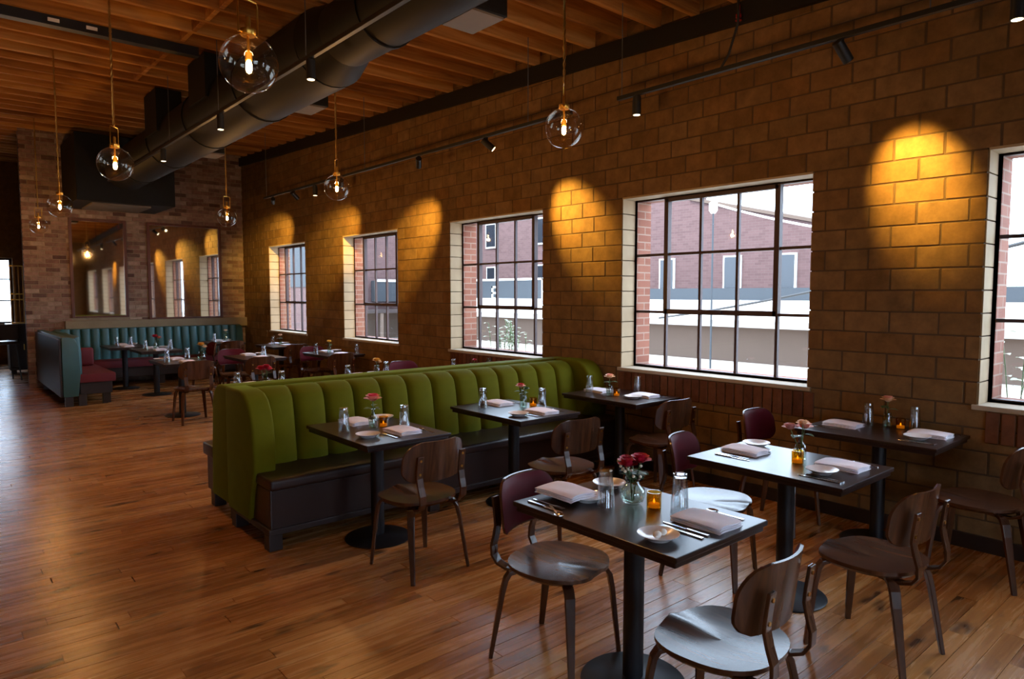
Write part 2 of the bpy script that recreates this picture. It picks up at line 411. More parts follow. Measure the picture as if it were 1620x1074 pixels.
# ================================================================== THE SETTING
# floor
floor = struct(MB().box(XL, W + .2, YB, 20.2, -.12, -.007).build('floor', M['subfloor']), 'worn orange brown plank floor of the dining room', 'floor')
boxes = []; y = YB; rr = random.Random(3); PW = .096
while y < 20.1:
    x = XL - rr.random() * 1.2
    while x < W + .1:
        L = rr.uniform(.7, 2.3); x1 = min(x + L, W + .16); x0 = max(x, XL)
        if x1 - x0 > .04:
            boxes.append(((round((x0 + x1) / 2, 3), y + PW / 2, -.01 + rr.uniform(-.0004, .0004)), (round(x1 - x0 - .002, 2), PW - .002, .02)))
        x += L
    y += PW
pieces('plank', 'plank_field', boxes, M['floor_oak'], M['floor_oak_far'], floor, bev=.0012, weight=lambda c, s: 1 if c[0] > .2 else .6)

# window wall: core, clay blocks, outer brick skin
holes = [(a, b, SILL, HEAD) for a, b in WINS]
g = .007
mb = MB(); wall_boxes(mb, YB - .3, 15.0, -.1, 5.2, [(a - g, b + g, SILL - g, HEAD + g) for a, b in WINS], lambda m, a, b, c, d: m.box(W + .006, W + .2, a, b, c, d))
wall_right = struct(mb.build('wall_right', M['mortar']), 'tan clay block wall pierced by steel windows', 'wall')
mb = MB(); wall_boxes(mb, YB - .3, 20.3, -2.2, 5.2, [(a + .03, b - .03, SILL + .02, HEAD - .02) for a, b in WINS], lambda m, a, b, c, d: m.box(W + .2, W + .41, a, b, c, d))
mb.build('outer_skin', M['outer_brick'], wall_right)
CH, BL, JT = .149, .312, .009
boxes = []
zc = SILL - 7 * CH; row = 0; rr = random.Random(11)
while zc < 4.75:
    zA, zB = zc, zc + CH
    spans = []
    if zB > SILL + .01 and zA < HEAD - .01:
        cur = YB
        for a, b in sorted(WINS):
            spans.append((cur, a)); cur = b
        spans.append((cur, D))
    else: spans = [(YB, D)]
    y = YB - (BL / 2 if row % 2 else 0) - rr.uniform(0, .02)
    ys = []
    while y < D + .4: ys.append(y); y += BL
    for s0, s1 in spans:
        cuts = [s0] + [q for q in ys if s0 + .07 < q < s1 - .07] + [s1]
        for p, q in zip(cuts[:-1], cuts[1:]):
            if zB > .02:
                e0 = JT / 2 if p > s0 else 0; e1 = JT / 2 if q < s1 else 0
                z0, z1 = max(zA, 0) + JT / 2, zB - JT / 2
                pr = rr.uniform(0, .004)
                boxes.append(((W + .097 + pr / 2, round((p + e0 + q - e1) / 2, 3), (z0 + z1) / 2), (.194 - pr, round(q - e1 - p - e0, 2), round(z1 - z0, 3))))
    zc += CH; row += 1
pieces('block', 'block_field', boxes, M['clay_block'], M['clay_block_far'], wall_right, bev=.004, weight=lambda c, s: 1 if .1 < c[2] < zj(c[1]) else .3)
# soldier courses of red brick below the sills
for a, b in WINS[2:5]:
    k = int((b - a + .1) / .085)
    me = MB().box(-.02, .02, -.037, .037, -.1, .1).mesh('soldier_brick', M['red_brick'], bevel=.004, seg=1)
    for i in range(k): link('soldier_brick', me, wall_right, (W + .007, a - .02 + .085 * i, SILL - .135))

def window(nm, a, b, label):
    """steel window: five by three panes with a heavier opening sash, stone sill"""
    wn = struct(link(nm, None, None, (W + .2, 0, 0)), label, 'window')
    fx0, fx1 = .0, .035
    cols = [a + (b - a) * i / 5 for i in range(6)]; rows = [SILL + (HEAD - SILL) * i / 3 for i in range(4)]
    f = MB(); t = .028
    f.box(fx0, fx1 + .01, a, b, SILL, SILL + t); f.box(fx0, fx1 + .01, a, b, HEAD - t, HEAD); f.box(fx0, fx1 + .01, a, a + t, SILL, HEAD); f.box(fx0, fx1 + .01, b - t, b, SILL, HEAD)
    f.build('frame', M['steel_frame'], wn)
    for c in cols[1:-1]: MB().box(fx0 + .004, fx1, c - .012, c + .012, SILL + t, HEAD - t).build('muntin', M['steel_frame'], wn)
    for z in rows[1:-1]: MB().box(fx0 + .002, fx1 + .002, a + t, b - t, z - .012, z + .012).build('muntin', M['steel_frame'], wn)
    s = MB(); u = .03; y0, y1, z0, z1 = cols[1], cols[4], rows[1], HEAD - t
    s.box(-.012, fx1 + .006, y0 - u / 2, y0 + u, z0 - u / 2, z1); s.box(-.012, fx1 + .006, y1 - u, y1 + u / 2, z0 - u / 2, z1)
    s.box(-.012, fx1 + .006, y0, y1, z0 - u / 2, z0 + u); s.box(-.012, fx1 + .006, y0, y1, z1 - u, z1)
    sa = s.build('opening_sash', M['steel_frame'], wn)
    MB().box(-.03, -.012, (y0 + y1) / 2 - .06, (y0 + y1) / 2 + .01, z0, z0 + .02).build('latch', M['steel_frame'], sa)
    gm = MB().box(-.002, .002, -(b - a) / 10 + .011, (b - a) / 10 - .011, -(HEAD - SILL) / 6 + .011, (HEAD - SILL) / 6 - .011).mesh('pane', M['window_glass'])
    for i in range(5):
        for j in range(3): link('pane', gm, wn, (.02, (cols[i] + cols[i + 1]) / 2, (rows[j] + rows[j + 1]) / 2))
    MB().box(-.215, 0, a - .03, b + .03, SILL - .028, SILL + .004).build('sill', M['stone_sill'], wn, bevel=.004)
    jm = MB().box(-.192, -.004, -.003, .003, -CH / 2 + .004, CH / 2 - .004).mesh('jamb_facing', M['reveal_cream'], bevel=.002, seg=1)  # thin cream pieces over the jambs, one per block course
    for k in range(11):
        for yy in (a + .003, b - .003): link('jamb_facing', jm, wn, (0, yy, SILL + CH * (k + .5)))
    MB().box(-.198, 0, a + .002, b - .002, HEAD - .012, HEAD + .004).build('lintel', M['reveal_cream'], wn)
    return wn
wl = ['steel window in the corner by the far brick wall', 'steel window over the wall table with two chairs', 'steel window behind the far end of the green booth', 'large steel window just past the green booth looking onto brick buildings',
      'steel window beyond the wall table with a plant outside', 'steel window at the back end of the block wall']
for i, (a, b) in enumerate(WINS): window('window_%d' % (i + 1), a, b, wl[i])

# far brick wall with two mirrors
MIR = [(2.02, 2.95, 1.22, 3.04), (3.30, 4.68, 1.17, 3.04)]
wall_far = struct(MB().box(1.35, W, D + .008, D + .3, -.1, 5.2).build('wall_far', M['old_mortar']), 'aged mixed brick wall with two tall mirrors', 'wall')
boxes = []; z = 0; row = 0; rr = random.Random(5)
while z < 4.75:
    x = 1.335 - (.108 if row % 2 else 0)
    while x < W:
        x0, x1 = max(x, 1.335), min(x + .206, W)
        cut = False
        for m0, m1, b0, b1 in MIR:
            if z + .065 > b0 - .02 and z < b1 and x1 > m0 and x0 < m1:
                if x0 < m0: x1 = m0
                elif x1 > m1: x0 = m1
                else: cut = True
        if not cut and x1 - x0 > .03:
            pr = rr.uniform(0, .006)
            boxes.append((((x0 + x1) / 2, D + .05 - pr, z + .0325), (round(x1 - x0, 3), .1, .065)))
        x += .217
    z += .0762; row += 1
pieces('brick', 'brick_field', boxes, M['old_brick'], M['old_brick_far'], wall_far, bev=.003, weight=lambda c, s: 1 if (1.1 < c[2] < 4.4 or c[0] < 1.55) else .2)
for (m0, m1, b0, b1), lb in zip(MIR, ('tall mirror in a dark wood frame beside the brick pier', 'wide wall mirror between the brick pier and the room corner')):
    t = thing('wall_mirror', lb, 'mirror', ((m0 + m1) / 2, D, b0))
    hw, hh = (m1 - m0) / 2, b1 - b0
    MB().box(-hw, hw, .0, .012, 0, hh).build('mirror_glass', M['mirror'], t)
    f = MB(); f.box(-hw, -hw + .05, -.03, .012, 0, hh); f.box(hw - .05, hw, -.03, .012, 0, hh); f.box(-hw + .05, hw - .05, -.03, .012, hh - .05, hh); f.box(-hw + .05, hw - .05, -.03, .012, 0, .03)
    f.build('frame', M['frame_wood'], t, bevel=.004)
struct(MB().box(1.9, W, D - .13, D + .05, .99, 1.17).build('trim_1', M['concrete_ledge'], bevel=.01), 'weathered concrete ledge under the mirrors', 'ledge')
# other walls
mb = MB(); wall_boxes(mb, XL - .3, W + .41, -2.2, 5.2, [(a, b, SILL, HEAD) for a, b in BWINS], lambda m, a, b, c, d: m.box(a, b, YB - .25, YB, c, d))
wall_back = struct(mb.build('wall_back', M['clay_block_far']), 'plain tan wall with two windows behind the tables', 'wall')
for i, (a, b) in enumerate(BWINS):
    wn = struct(link('window_%d' % (7 + i), None, None, (0, YB - .15, 0)), ['steel window in the back wall near the side wall', 'steel window in the back wall near the block wall'][i], 'window')
    f = MB(); f.box(a, b, 0, .04, SILL, SILL + .03); f.box(a, b, 0, .04, HEAD - .03, HEAD); f.box(a, a + .03, 0, .04, SILL, HEAD); f.box(b - .03, b, 0, .04, SILL, HEAD)
    f.build('frame', M['steel_frame'], wn)
    for k in range(1, 5): MB().box(a + (b - a) * k / 5 - .012, a + (b - a) * k / 5 + .012, .004, .036, SILL + .03, HEAD - .03).build('muntin', M['steel_frame'], wn)
    for k in (1, 2): MB().box(a + .03, b - .03, .002, .038, SILL + (HEAD - SILL) * k / 3 - .012, SILL + (HEAD - SILL) * k / 3 + .012).build('muntin', M['steel_frame'], wn)
    MB().box(a, b, .018, .022, SILL, HEAD).build('pane', M['window_glass'], wn)
wall_left = struct(MB().box(XL - .25, XL, YB - .25, 20.3, -2.2, 5.2).build('wall_left', M['clay_block_far']), 'plain tan side wall of the dining room', 'wall')
mb = MB(); wall_boxes(mb, XL, W + .2, -2.2, 5.2, [(-.2, 1.60, .95, 2.5)], lambda m, a, b, c, d: m.box(a, b, 20.0, 20.25, c, d))
wall_end = struct(mb.build('wall_end', M['clay_block_far']), 'tan end wall of the adjoining bar room', 'wall')
wn = struct(link('window_9', None, None, (0, 20.1, 0)), 'bright window in the adjoining bar room', 'window')
f = MB(); f.box(-.2, 1.6, 0, .05, .95, 1.0); f.box(-.2, 1.6, 0, .05, 2.45, 2.5); f.box(-.2, -.15, 0, .05, .95, 2.5); f.box(1.54, 1.6, 0, .05, .95, 2.5); f.build('frame', M['steel_frame'], wn)
for k in (.4, 1.0): MB().box(k - .015, k + .015, .0, .045, 1.0, 2.45).build('muntin', M['steel_frame'], wn)
for k in (1.5, 2.0): MB().box(-.15, 1.54, .005, .04, k - .015, k + .015).build('muntin', M['steel_frame'], wn)
MB().box(-.15, 1.54, .02, .025, 1.0, 2.45).build('pane', M['window_glass'], wn)
struct(MB().box(W - .025, W, YB, D, 0, .1).build('baseboard_right', M['dark_wood_trim'], bevel=.004), 'low dark baseboard along the block wall', 'baseboard')

# ceiling: roof slab, deck boards, joists, blocking
mb = MB(); y0, y1 = YB - .3, 20.4
vs8 = [(x, y, zj(y) + dz) for x in (XL - .3, W + .45) for y in (y0, y1) for dz in (.265, .5)]
mb.add(vs8, [(0, 1, 3, 2), (4, 6, 7, 5), (0, 4, 5, 1), (2, 3, 7, 6), (0, 2, 6, 4), (1, 5, 7, 3)])
ceiling = struct(mb.build('ceiling', M['deck_pine']), 'open timber ceiling with exposed joists', 'ceiling')
k = 0; x = XL
bm_ = MB(); vs8 = [(xx, y, zj(y) + dz) for xx in (0, .152) for y in (YB, 20.0) for dz in (.24, .264)]
bm_.add(vs8, [(0, 1, 3, 2), (4, 6, 7, 5), (0, 4, 5, 1), (2, 3, 7, 6), (0, 2, 6, 4), (1, 5, 7, 3)])
me = bm_.mesh('deck_board', M['deck_pine'], bevel=.003, seg=1)
while x < W - .1:
    link('deck_board', me, ceiling, (x, 0, 0)); x += .156
me = MB().box(XL, W + .02, -.024, .024, 0, .24).mesh('joist', M['joist_pine'], bevel=.004, seg=1)
JY = [4.75 - .4 * 21 + .4 * i for i in range(60) if 4.75 - .4 * 21 + .4 * i < 19.9]
for y in JY: link('joist', me, ceiling, (0, y, zj(y)))
me = MB().box(-.022, .022, -.174, .174, .02, .2).mesh('blocking', M['joist_pine'], bevel=.004, seg=1)
for y in JY:
    if 5.6 < y < 9.4: link('blocking', me, ceiling, (2.08, y + .2, zj(y)))
mb = MB(); vs8 = [(x, y, zj(y) + dz) for x in (W - .05, W + .01) for y in (YB, D) for dz in (-.17, -.002)]
mb.add(vs8, [(0, 1, 3, 2), (4, 6, 7, 5), (0, 4, 5, 1), (2, 3, 7, 6), (0, 2, 6, 4), (1, 5, 7, 3)])
struct(mb.build('trim_2', M['black_paint']), 'black steel ledger where the block wall meets the joists', 'ledger')
b = thing('steel_beam', 'thin dark steel beam crossing under the joists left of the duct', 'beam', (0, 7.6, zj(7.6) - .1))
MB().box(-2.9, 2.25, -.03, .03, .02, .095).build('web', M['black_paint'], b)
MB().box(-2.9, 2.25, -.05, .05, 0, .02).build('flange', M['black_paint'], b)
for x in (.95, 1.25): MB().box(x, x + .09, -.06, -.05, .03, .06).build('tag_plate', M['white_plastic'], b)

# ================================================================== DUCT AND CEILING FITTINGS
duct = thing('air_duct', 'large round black air duct running along the ceiling', 'duct', (2.7, 0, 0))
def ring_seg(y0, y1, z0, z1, r0, r1, nm, n=28, mat='duct_black'):
    mb = MB(); k = max(1, int((y1 - y0) / 1.0))
    mb.tube([(0, y0 + (y1 - y0) * i / k, z0 + (z1 - z0) * i / k) for i in range(k + 1)], [r0 + (r1 - r0) * i / k for i in range(k + 1)], n)
    return mb.build(nm, M[mat], duct, smooth=True)
ring_seg(-3.7, 5.2, 3.75, 3.77, .255, .255, 'duct_section')
ring_seg(5.2, 5.5, 3.77, 3.745, .255, .33, 'reducer')
ring_seg(5.5, 13.2, 3.745, 3.75, .33, .33, 'duct_section')
for y in (1.2, 2.9, 4.6): ring_seg(y - .02, y + .02, 3.765, 3.765, .265, .265, 'joint_band')
for y in (7.0, 8.7, 10.4, 12.1): ring_seg(y - .02, y + .02, 3.747, 3.747, .342, .342, 'joint_band')
for y in (4.0, 7.0, 10.2):
    xo = .2 if y < 5 else .28
    tk = MB().box(xo, xo + .32, y - .2, y + .2, 3.62, 3.86).build('side_outlet', M['duct_black'], duct, bevel=.006)
    MB().box(xo + .02, xo + .30, y - .18, y + .18, 3.605, 3.62).build('grille', M['duct_grey'], tk)
for y in (8.0, 10.0): MB().box(-.36, -.05, y - .3, y + .3, 3.75, zj(y) - .005).build('branch_box', M['duct_black'], duct, bevel=.006)
pl = MB().box(-.75, .75, 13.2, 14.66, 3.2, 4.3).build('plenum', M['duct_black'], duct, bevel=.01)
MB().box(-.5, .4, 13.4, 14.4, 3.17, 3.2).build('return_grille', M['duct_grey'], pl)

def track(label, x, z, y0, y1, heads, wires, aims):
    t = thing('track_light', label, 'track light', (x, 0, z))
    MB().box(-.018, .018, y0, y1, -.012, .02).build('rail', M['black_paint'], t, bevel=.003)
    for y in wires: MB().tube([(0, y, .02), (0, y, zj(y) - z)], .004, 6).build('suspension_wire', M['grey_metal'], t)
    for y, aim in heads:
        d = Vector(aim).normalized() if aim else Vector((0, 0, -1))
        p = Vector((0, y, -.07))
        h = MB().tube([p - d * .05, p + d * .095], .034, 16)
        ho = h.build('lamp_head', M['black_paint'], t, smooth=True)
        MB().box(-.012, .012, y - .012, y + .012, -.075, -.005).build('mount', M['black_paint'], ho)
        MB().tube([p + d * .0952, p + d * .0972], .027, 16).build('lens', M['lamp_glow'], ho)
        if (y, 1) in aims or (y, 2) in aims:
            l = bpy.data.lights.new('spot_lamp', 'SPOT'); wall = (y, 1) in aims
            l.energy = (SPOT_W if wall else DOWN_W) * 12; l.color = (1, .60, .11) if wall else WARM
            l.spot_size = R(43 if wall else 70); l.spot_blend = 1.0; l.shadow_soft_size = .03
            lo = bpy.data.objects.new('spot_lamp', l); COL.objects.link(lo); lo.parent = t
            lo.location = p + d * .11; lo.rotation_euler = d.to_track_quat('-Z', 'Y').to_euler()
    return t
TX, TZ = 4.45, 3.28
def aim(y, yw, zw): return (W - TX, yw - y, zw - (TZ - .07))
near = track('black ceiling track by the largest window with a curved power cord', TX, TZ, -1.0, 3.83,
      [(3.63, None), (2.0, aim(2.0, 1.78, 2.46)), (1.08, None)], [3.79, 1.5], [(2.0, 1), (1.08, 2), (3.63, 2)])
track('black ceiling track along the far part of the block wall', TX, TZ, 4.37, 11.65,
      [(5.59, aim(5.59, 5.0, 2.46)), (6.86, aim(6.86, 7.95, 2.45)), (8.82, aim(8.82, 10.35, 2.5)), (9.66, None), (10.42, aim(10.42, 10.75, 2.7)), (11.27, aim(11.27, 12.95, 2.6))], [4.95, 8.15, 11.55],
      [(5.59, 1), (6.86, 1), (8.82, 1), (11.27, 1), (9.66, 2)])
track('black ceiling track hung on wires in front of the air duct', 2.31, 3.464, -.5, 12.6, [(5.05, None), (7.15, None), (3.0, None), (9.3, None)], [2.8, 5.13, 7.2, 9.0], [(7.15, 2)])
MB().tube([(0, 2.86, .02), (0, 2.80, .1), (0, 2.73, .3), (0, 2.73, zj(2.73) - TZ)], .009, 8).build('power_cord', M['cable_black'], near, smooth=True)
s = thing('sprinkler_head', 'small red sprinkler fitting at the ledger of the block wall', 'sprinkler', (W - .08, 3.1, 3.86))
MB().lathe([(.012, .12), (.012, .05), (.022, .045), (.022, .02), (.008, .015), (.008, 0)], 12).build('body', M['sprinkler_red'], s, smooth=True)
MB().lathe([(.026, -.004), (.026, 0)], 12).build('deflector', M['sprinkler_red'], s)

def make_pendant():
    """brass pendant on a twisted cord with a clear globe; origin at the globe's centre"""
    t = link('globe_pendant', None)
    r = .125
    prof = [(.028, r * .975), ] + [(r * math.sin(a), r * math.cos(a)) for a in [R(q) for q in range(15, 180, 9)]] + [(.002, -r)]
    MB().lathe(prof, 40, cap=False).build('globe', M['globe_glass'], t, smooth=True)
    MB().lathe([(.03, r - .006), (.034, r), (.034, r + .022), (.012, r + .03), (.012, r + .075), (.006, r + .08)], 20).build('cap', M['brass'], t, smooth=True)
    y = MB(); y.tube([(-.05, 0, r + .0), (-.052, 0, r + .03), (-.052, 0, r + .135), (-.045, 0, r + .15), (.045, 0, r + .15), (.052, 0, r + .135), (.052, 0, r + .03), (.05, 0, r)], .0045, 8)
    y.tube([(-.05, 0, r + .005), (.05, 0, r + .005)], .004, 8); y.build('yoke', M['brass'], t, smooth=True)
    MB().tube([(0, 0, r), (0, 0, .045)], .0065, 10).build('stem', M['brass'], t, smooth=True)
    MB().lathe([(.013, .05), (.016, .045), (.016, .015), (.012, .012)], 16).build('socket', M['brass'], t, smooth=True)
    MB().lathe([(.008, .014), (.013, 0), (.014, -.02), (.011, -.035), (.002, -.042)], 14).build('bulb', M['bulb_glow'], t, smooth=True)
    return t
PEN = [(1.13, 3.1, 2.68, 'nearest the open floor end of the green booth'), (1.13, 5.9, 2.64, 'over the open floor beyond the green booth end'), (1.17, 9.0, 2.63, 'over the open floor level with the far tables'),
       (1.42, 13.2, 2.74, 'in front of the far brick wall left of the mirrors'), (3.14, 3.15, 2.72, 'over the aisle between the chairs and the green booth'), (3.13, 6.3, 2.71, 'over the tables behind the green booth'), (3.12, 9.5, 2.687, 'over the far tables before the mirrors')]
pp = make_pendant()
for i, (x, y, z, lb) in enumerate(PEN):
    o = pp if i == 0 else copy_tree(pp)
    o.location = (x, y, z); tag(o, 'clear globe pendant lamp hung ' + lb, 'pendant lamp', 'globe pendants')
    o.rotation_euler = (0, 0, R(20 + 30 * (i % 3)))
    top = zj(y) + .2 - z; b0 = .275
    cd_ = MB()
    for ph in (0, math.pi):
        n = 60 if i in (0, 1, 4) else 30
        cd_.tube([(.006 * math.cos(ph + q * 1.3), .006 * math.sin(ph + q * 1.3), b0 + (top - b0) * q / n) for q in range(n + 1)], .0045, 5)
    cd_.build('cord', M['brass_dull'], o, smooth=True)
    l = bpy.data.lights.new('pendant_light', 'POINT'); l.energy = PEND_W; l.color = WARM; l.shadow_soft_size = .03
    lo = bpy.data.objects.new('pendant_light', l); COL.objects.link(lo); lo.parent = o; lo.location = (0, 0, -.07)

# ================================================================== FURNITURE
def make_table():
    t = link('dining_table', None)
    hx, hy = .31, .435
    MB().box(-hx, hx, -hy, hy, .729, .75).build('table_top', M['table_wood'], t, bevel=.004)
    MB().box(-hx + .012, hx - .012, -hy + .012, hy - .012, .705, .729).build('edge_moulding', M['table_wood'], t, bevel=.005)
    MB().lathe([(.044, .014), (.044, .7)], 24).build('column', M['black_steel'], t, smooth=True)
    MB().box(-.2, .2, -.03, .03, .69, .705).box(-.03, .03, -.28, .28, .69, .705).build('bracket', M['black_steel'], t)
    MB().lathe([(.222, 0), (.225, .006), (.217, .012), (.08, .02), (.05, .03)], 40).build('base', M['black_steel'], t, smooth=True)
    return t
def make_chair():
    t = link('dining_chair', None)
    def outline(a):
        c, s_ = math.cos(a), math.sin(a); n = 2.5
        k = (abs(c) ** n + abs(s_) ** n) ** (-1 / n)
        return .225 * k * c * (1 + .04 * s_), .215 * k * s_
    def top(x, y, r):
        z = .455 - .018 * (1 - r * r)
        z += .011 * math.exp(-(x / .045) ** 2) * max(0, min(1, (y + .02) / .16))
        z -= .012 * max(0, (y - .12) / .1) ** 2 * (1 - math.exp(-(x / .045) ** 2) * .5)
        return z
    def seat(u, v):
        a = 2 * math.pi * u; ox, oy = outline(a); return (ox * v, oy * v, top(ox * v, oy * v, v))
    n = 48; rings = [.0, .2, .4, .55, .68, .8, .9, .97, 1.0]
    mb = MB(); vs = []; fs = []
    for rg in rings:
        for k in range(n): vs.append(seat(k / n, rg))
    for k in range(n):
        x, y, z = seat(k / n, 1.0); vs.append((x * 1.0, y, z - .016))
    for k in range(n):
        x, y, z = seat(k / n, .93); vs.append((x, y, .424))
    m = len(rings) + 2
    for i in range(m - 1):
        for k in range(n):
            k2 = (k + 1) % n; fs.append((i * n + k, i * n + k2, (i + 1) * n + k2, (i + 1) * n + k))
    fs.append(tuple((m - 1) * n + k for k in range(n)))
    mb.add(vs, fs).build('seat', M['chair_walnut'], t, smooth=True)
    for sx in (-1, 1):
        for sy in (1, -1):
            yy = .205 if sy > 0 else -.235
            path = [(sx * .07, sy * .075, .418), (sx * .13, sy * .13, .416), (sx * .158, sy * .158, .405), (sx * .17, sy * .172, .375), (sx * .18, sy * (.18 if sy > 0 else .185), .31), (sx * .205, yy, 0)]
            MB().strip(path, [.042, .046, .046, .045, .042, .026], [.014, .018, .02, .022, .022, .018], side=(-sx * sy * 1.0 if False else sy * 1.0, -sx * 1.0, 0)).build('leg', M['chair_walnut'], t, smooth=False, bevel=.004)
        up = MB(); path = [(sx * .10, -.03, .412), (sx * .125, -.12, .408), (sx * .135, -.19, .413), (sx * .142, -.235, .43), (sx * .147, -.258, .465), (sx * .150, -.258, .51), (sx * .152, -.243, .56), (sx * .153, -.232, .61), (sx * .153, -.236, .66), (sx * .153, -.247, .74)]
        uo = up.strip(path, [.044] * 10, [.013] * 10, side=(1, 0, 0)).build('back_upright', M['chair_walnut'], t, bevel=.003)
        for z, yb in ((.635, -.2405), (.715, -.2505)):
            MB().tube([(sx * .153, yb + .004, z), (sx * .153, yb - .003, z)], .008, 10).build('screw', M['brass'], uo)
    Z0, Z1 = .575, .815
    def hw(v):
        z = v * (Z1 - Z0); h = Z1 - Z0; rt, rb = .115, .06; Wd = .218
        if z > h - rt: return Wd - .10 * (1 - math.sqrt(max(0, 1 - ((z - (h - rt)) / rt) ** 2)))
        if z < rb: return Wd - .02 - .04 * (1 - math.sqrt(max(0, 1 - ((rb - z) / rb) ** 2))) + .02 * z / rb
        return Wd
    def shell(off, ins):
        def fn(u, v):
            vv = v if not ins else .03 + v * .94
            x = (2 * u - 1) * (hw(vv) - ins); z = Z0 + vv * (Z1 - Z0)
            return (x, -.238 + .075 * (x / .218) ** 2 - .13 * (z - .6) + off, z)
        return fn
    MB().slab(shell(.024, 0), shell(.012, 0), 20, 14).build('backrest', M['chair_walnut'], t, smooth=True)
    def pad(u, v):
        x, y, z = shell(.026, .006)(u, v); b = (1 - (2 * u - 1) ** 6) * (1 - (2 * v - 1) ** 6); return (x, y + .018 * b, z)
    MB().slab(pad, shell(.0242, .006), 20, 14).build('back_pad', M['burgundy_vinyl'], t, smooth=True)
    return t
TAB = {  # key: (x, y, description)
 'rose': (2.25, 1.82, 'the table with red roses'),
 'bottle': (3.55, 1.82, 'the table with bottled pink roses'),
 'wall': (4.80, 1.82, 'the wall table with one rose'),
 'end': (2.29, 4.08, 'the open-end green booth table'),
 'mid': (3.52, 4.08, 'the middle green booth table'),
 'win': (4.74, 4.02, 'the window-end green booth table'),
 'bend': (2.45, 6.6, 'the red-flower table behind the green booth'),
 'bmid': (3.65, 6.6, 'the orange-flower table behind the green booth'),
 'bwin': (4.78, 6.5, 'the wall table behind the green booth'),
 'fl': (2.62, 10.0, 'the far table with yellow flowers'),
 'fm': (3.62, 10.0, 'the far table beside the yellow flowers'),
 'fw': (4.74, 9.75, 'the far wall table under the second window'),
 'fc': (4.78, 11.9, 'the wall table by the corner window'),
 'tl': (2.62, 13.5, 'the table inside the teal booth corner'),
 'tm': (2.85, 12.35, 'the red-flower table before the teal booth'),
 'tr': (4.25, 13.45, 'the teal booth table by the wide mirror')}
tlab = {'rose': 'dark square-edged pedestal table carrying red roses in a round vase', 'bottle': 'dark pedestal table carrying pink roses in a clear bottle', 'wall': 'dark pedestal table against the block wall carrying a single rose',
 'end': 'dark pedestal table at the open end of the green booth', 'mid': 'dark pedestal table at the middle of the green booth', 'win': 'dark pedestal table at the window end of the green booth',
 'bend': 'dark table with red flowers seen over the green booth back', 'bmid': 'dark table with orange flowers seen over the green booth back', 'bwin': 'dark table at the wall seen over the green booth back',
 'fl': 'far pedestal table with yellow flowers on the open floor', 'fm': 'far pedestal table next to the one with yellow flowers', 'fw': 'far dark table at the wall under the second window', 'fc': 'far dark table at the wall beside the corner window',
 'tl': 'dark table tucked into the corner of the teal booth', 'tm': 'dark table with red flowers before the teal booth', 'tr': 'dark table at the teal booth under the wide mirror'}
pt = make_table()
for i, k in enumerate(TAB):
    o = pt if i == 0 else copy_tree(pt)
    o.location = (TAB[k][0], TAB[k][1], 0); tag(o, tlab[k], 'table', 'pedestal dining tables')
CH_ = [(2.10, 1.30, 4, 'at the table with red roses, on the side away from the booth'), (2.15, 2.18, 192, 'at the table with red roses, on the green booth side'), (3.32, 1.27, -3, 'at the table with pink roses, on the side away from the booth'), (3.50, 2.25, 195, 'at the table with pink roses, on the green booth side'),
       (4.70, 1.22, 2, 'at the wall table with one rose, away from the booth'), (4.62, 2.42, 182, 'at the wall table with one rose, on the green booth side'),
       (2.24, 3.50, 3, 'at the table on the open end of the green booth'), (3.40, 3.42, -5, 'at the middle green booth table'), (4.62, 3.50, -4, 'at the green booth table by the large window'),
       (2.6, 9.4, 0, 'on the green booth side of the far table with yellow flowers'), (3.42, 9.42, 5, 'on the green booth side of the table beside the yellow flowers'), (4.5, 9.2, 4, 'on the green booth side of the far wall table'), (4.72, 10.3, 180, 'on the mirror side of the far wall table'),
       (4.55, 7.25, 180, 'behind the wall table over the green booth back'), (4.75, 11.3, 0, 'at the wall table beside the corner window'), (3.6, 12.5, 90, 'on the window side of the table before the teal booth'), (3.55, 10.6, 180, 'on the mirror side of the table beside the yellow flowers'), (4.2, 12.85, 0, 'at the teal booth table under the wide mirror')]
pc = make_chair()
for i, (x, y, rz, lb) in enumerate(CH_):
    o = pc if i == 0 else copy_tree(pc)
    o.location = (x, y, 0); o.rotation_euler = (0, 0, R(rz)); tag(o, 'walnut chair ' + lb, 'chair', 'walnut dining chairs')

# green booth (two benches back to back)
gb = thing('banquette_booth', 'green velvet channel-backed booth with dark leather bench facing the tables', 'booth', (0, 0, 0), group='green booth benches')
BX0, BX1 = 1.62, 5.10
MB().box(BX0 + .01, BX1, 4.29, 5.0, .13, .40).build('bench_front', M['dark_leather'], gb, bevel=.01)
MB().box(BX0, BX1, 4.25, 4.84, .40, .475).build('seat_cushion', M['dark_leather'], gb, bevel=.022, seg=3, smooth=True)
MB().box(BX0 - .005, BX1, 4.275, 5.0, .105, .145).build('plinth_rail', M['dark_wood_trim'], gb, bevel=.006)
for x in (1.66, 2.9, 4.13, 5.05):
    for y in (4.33, 4.95): MB().box(x - .045, x + .045, y - .045, y + .045, 0, .106).build('foot', M['dark_wood_trim'], gb, bevel=.005)
NC = 13; cw = (4.88 - 1.76) / NC
BPATH = [(4.72, .46), (4.725, .52), (4.735, .60), (4.748, .70), (4.762, .80), (4.775, .87), (4.79, .92), (4.815, .958), (4.855, .98), (4.905, .988), (4.96, .985), (5.0, .97)]
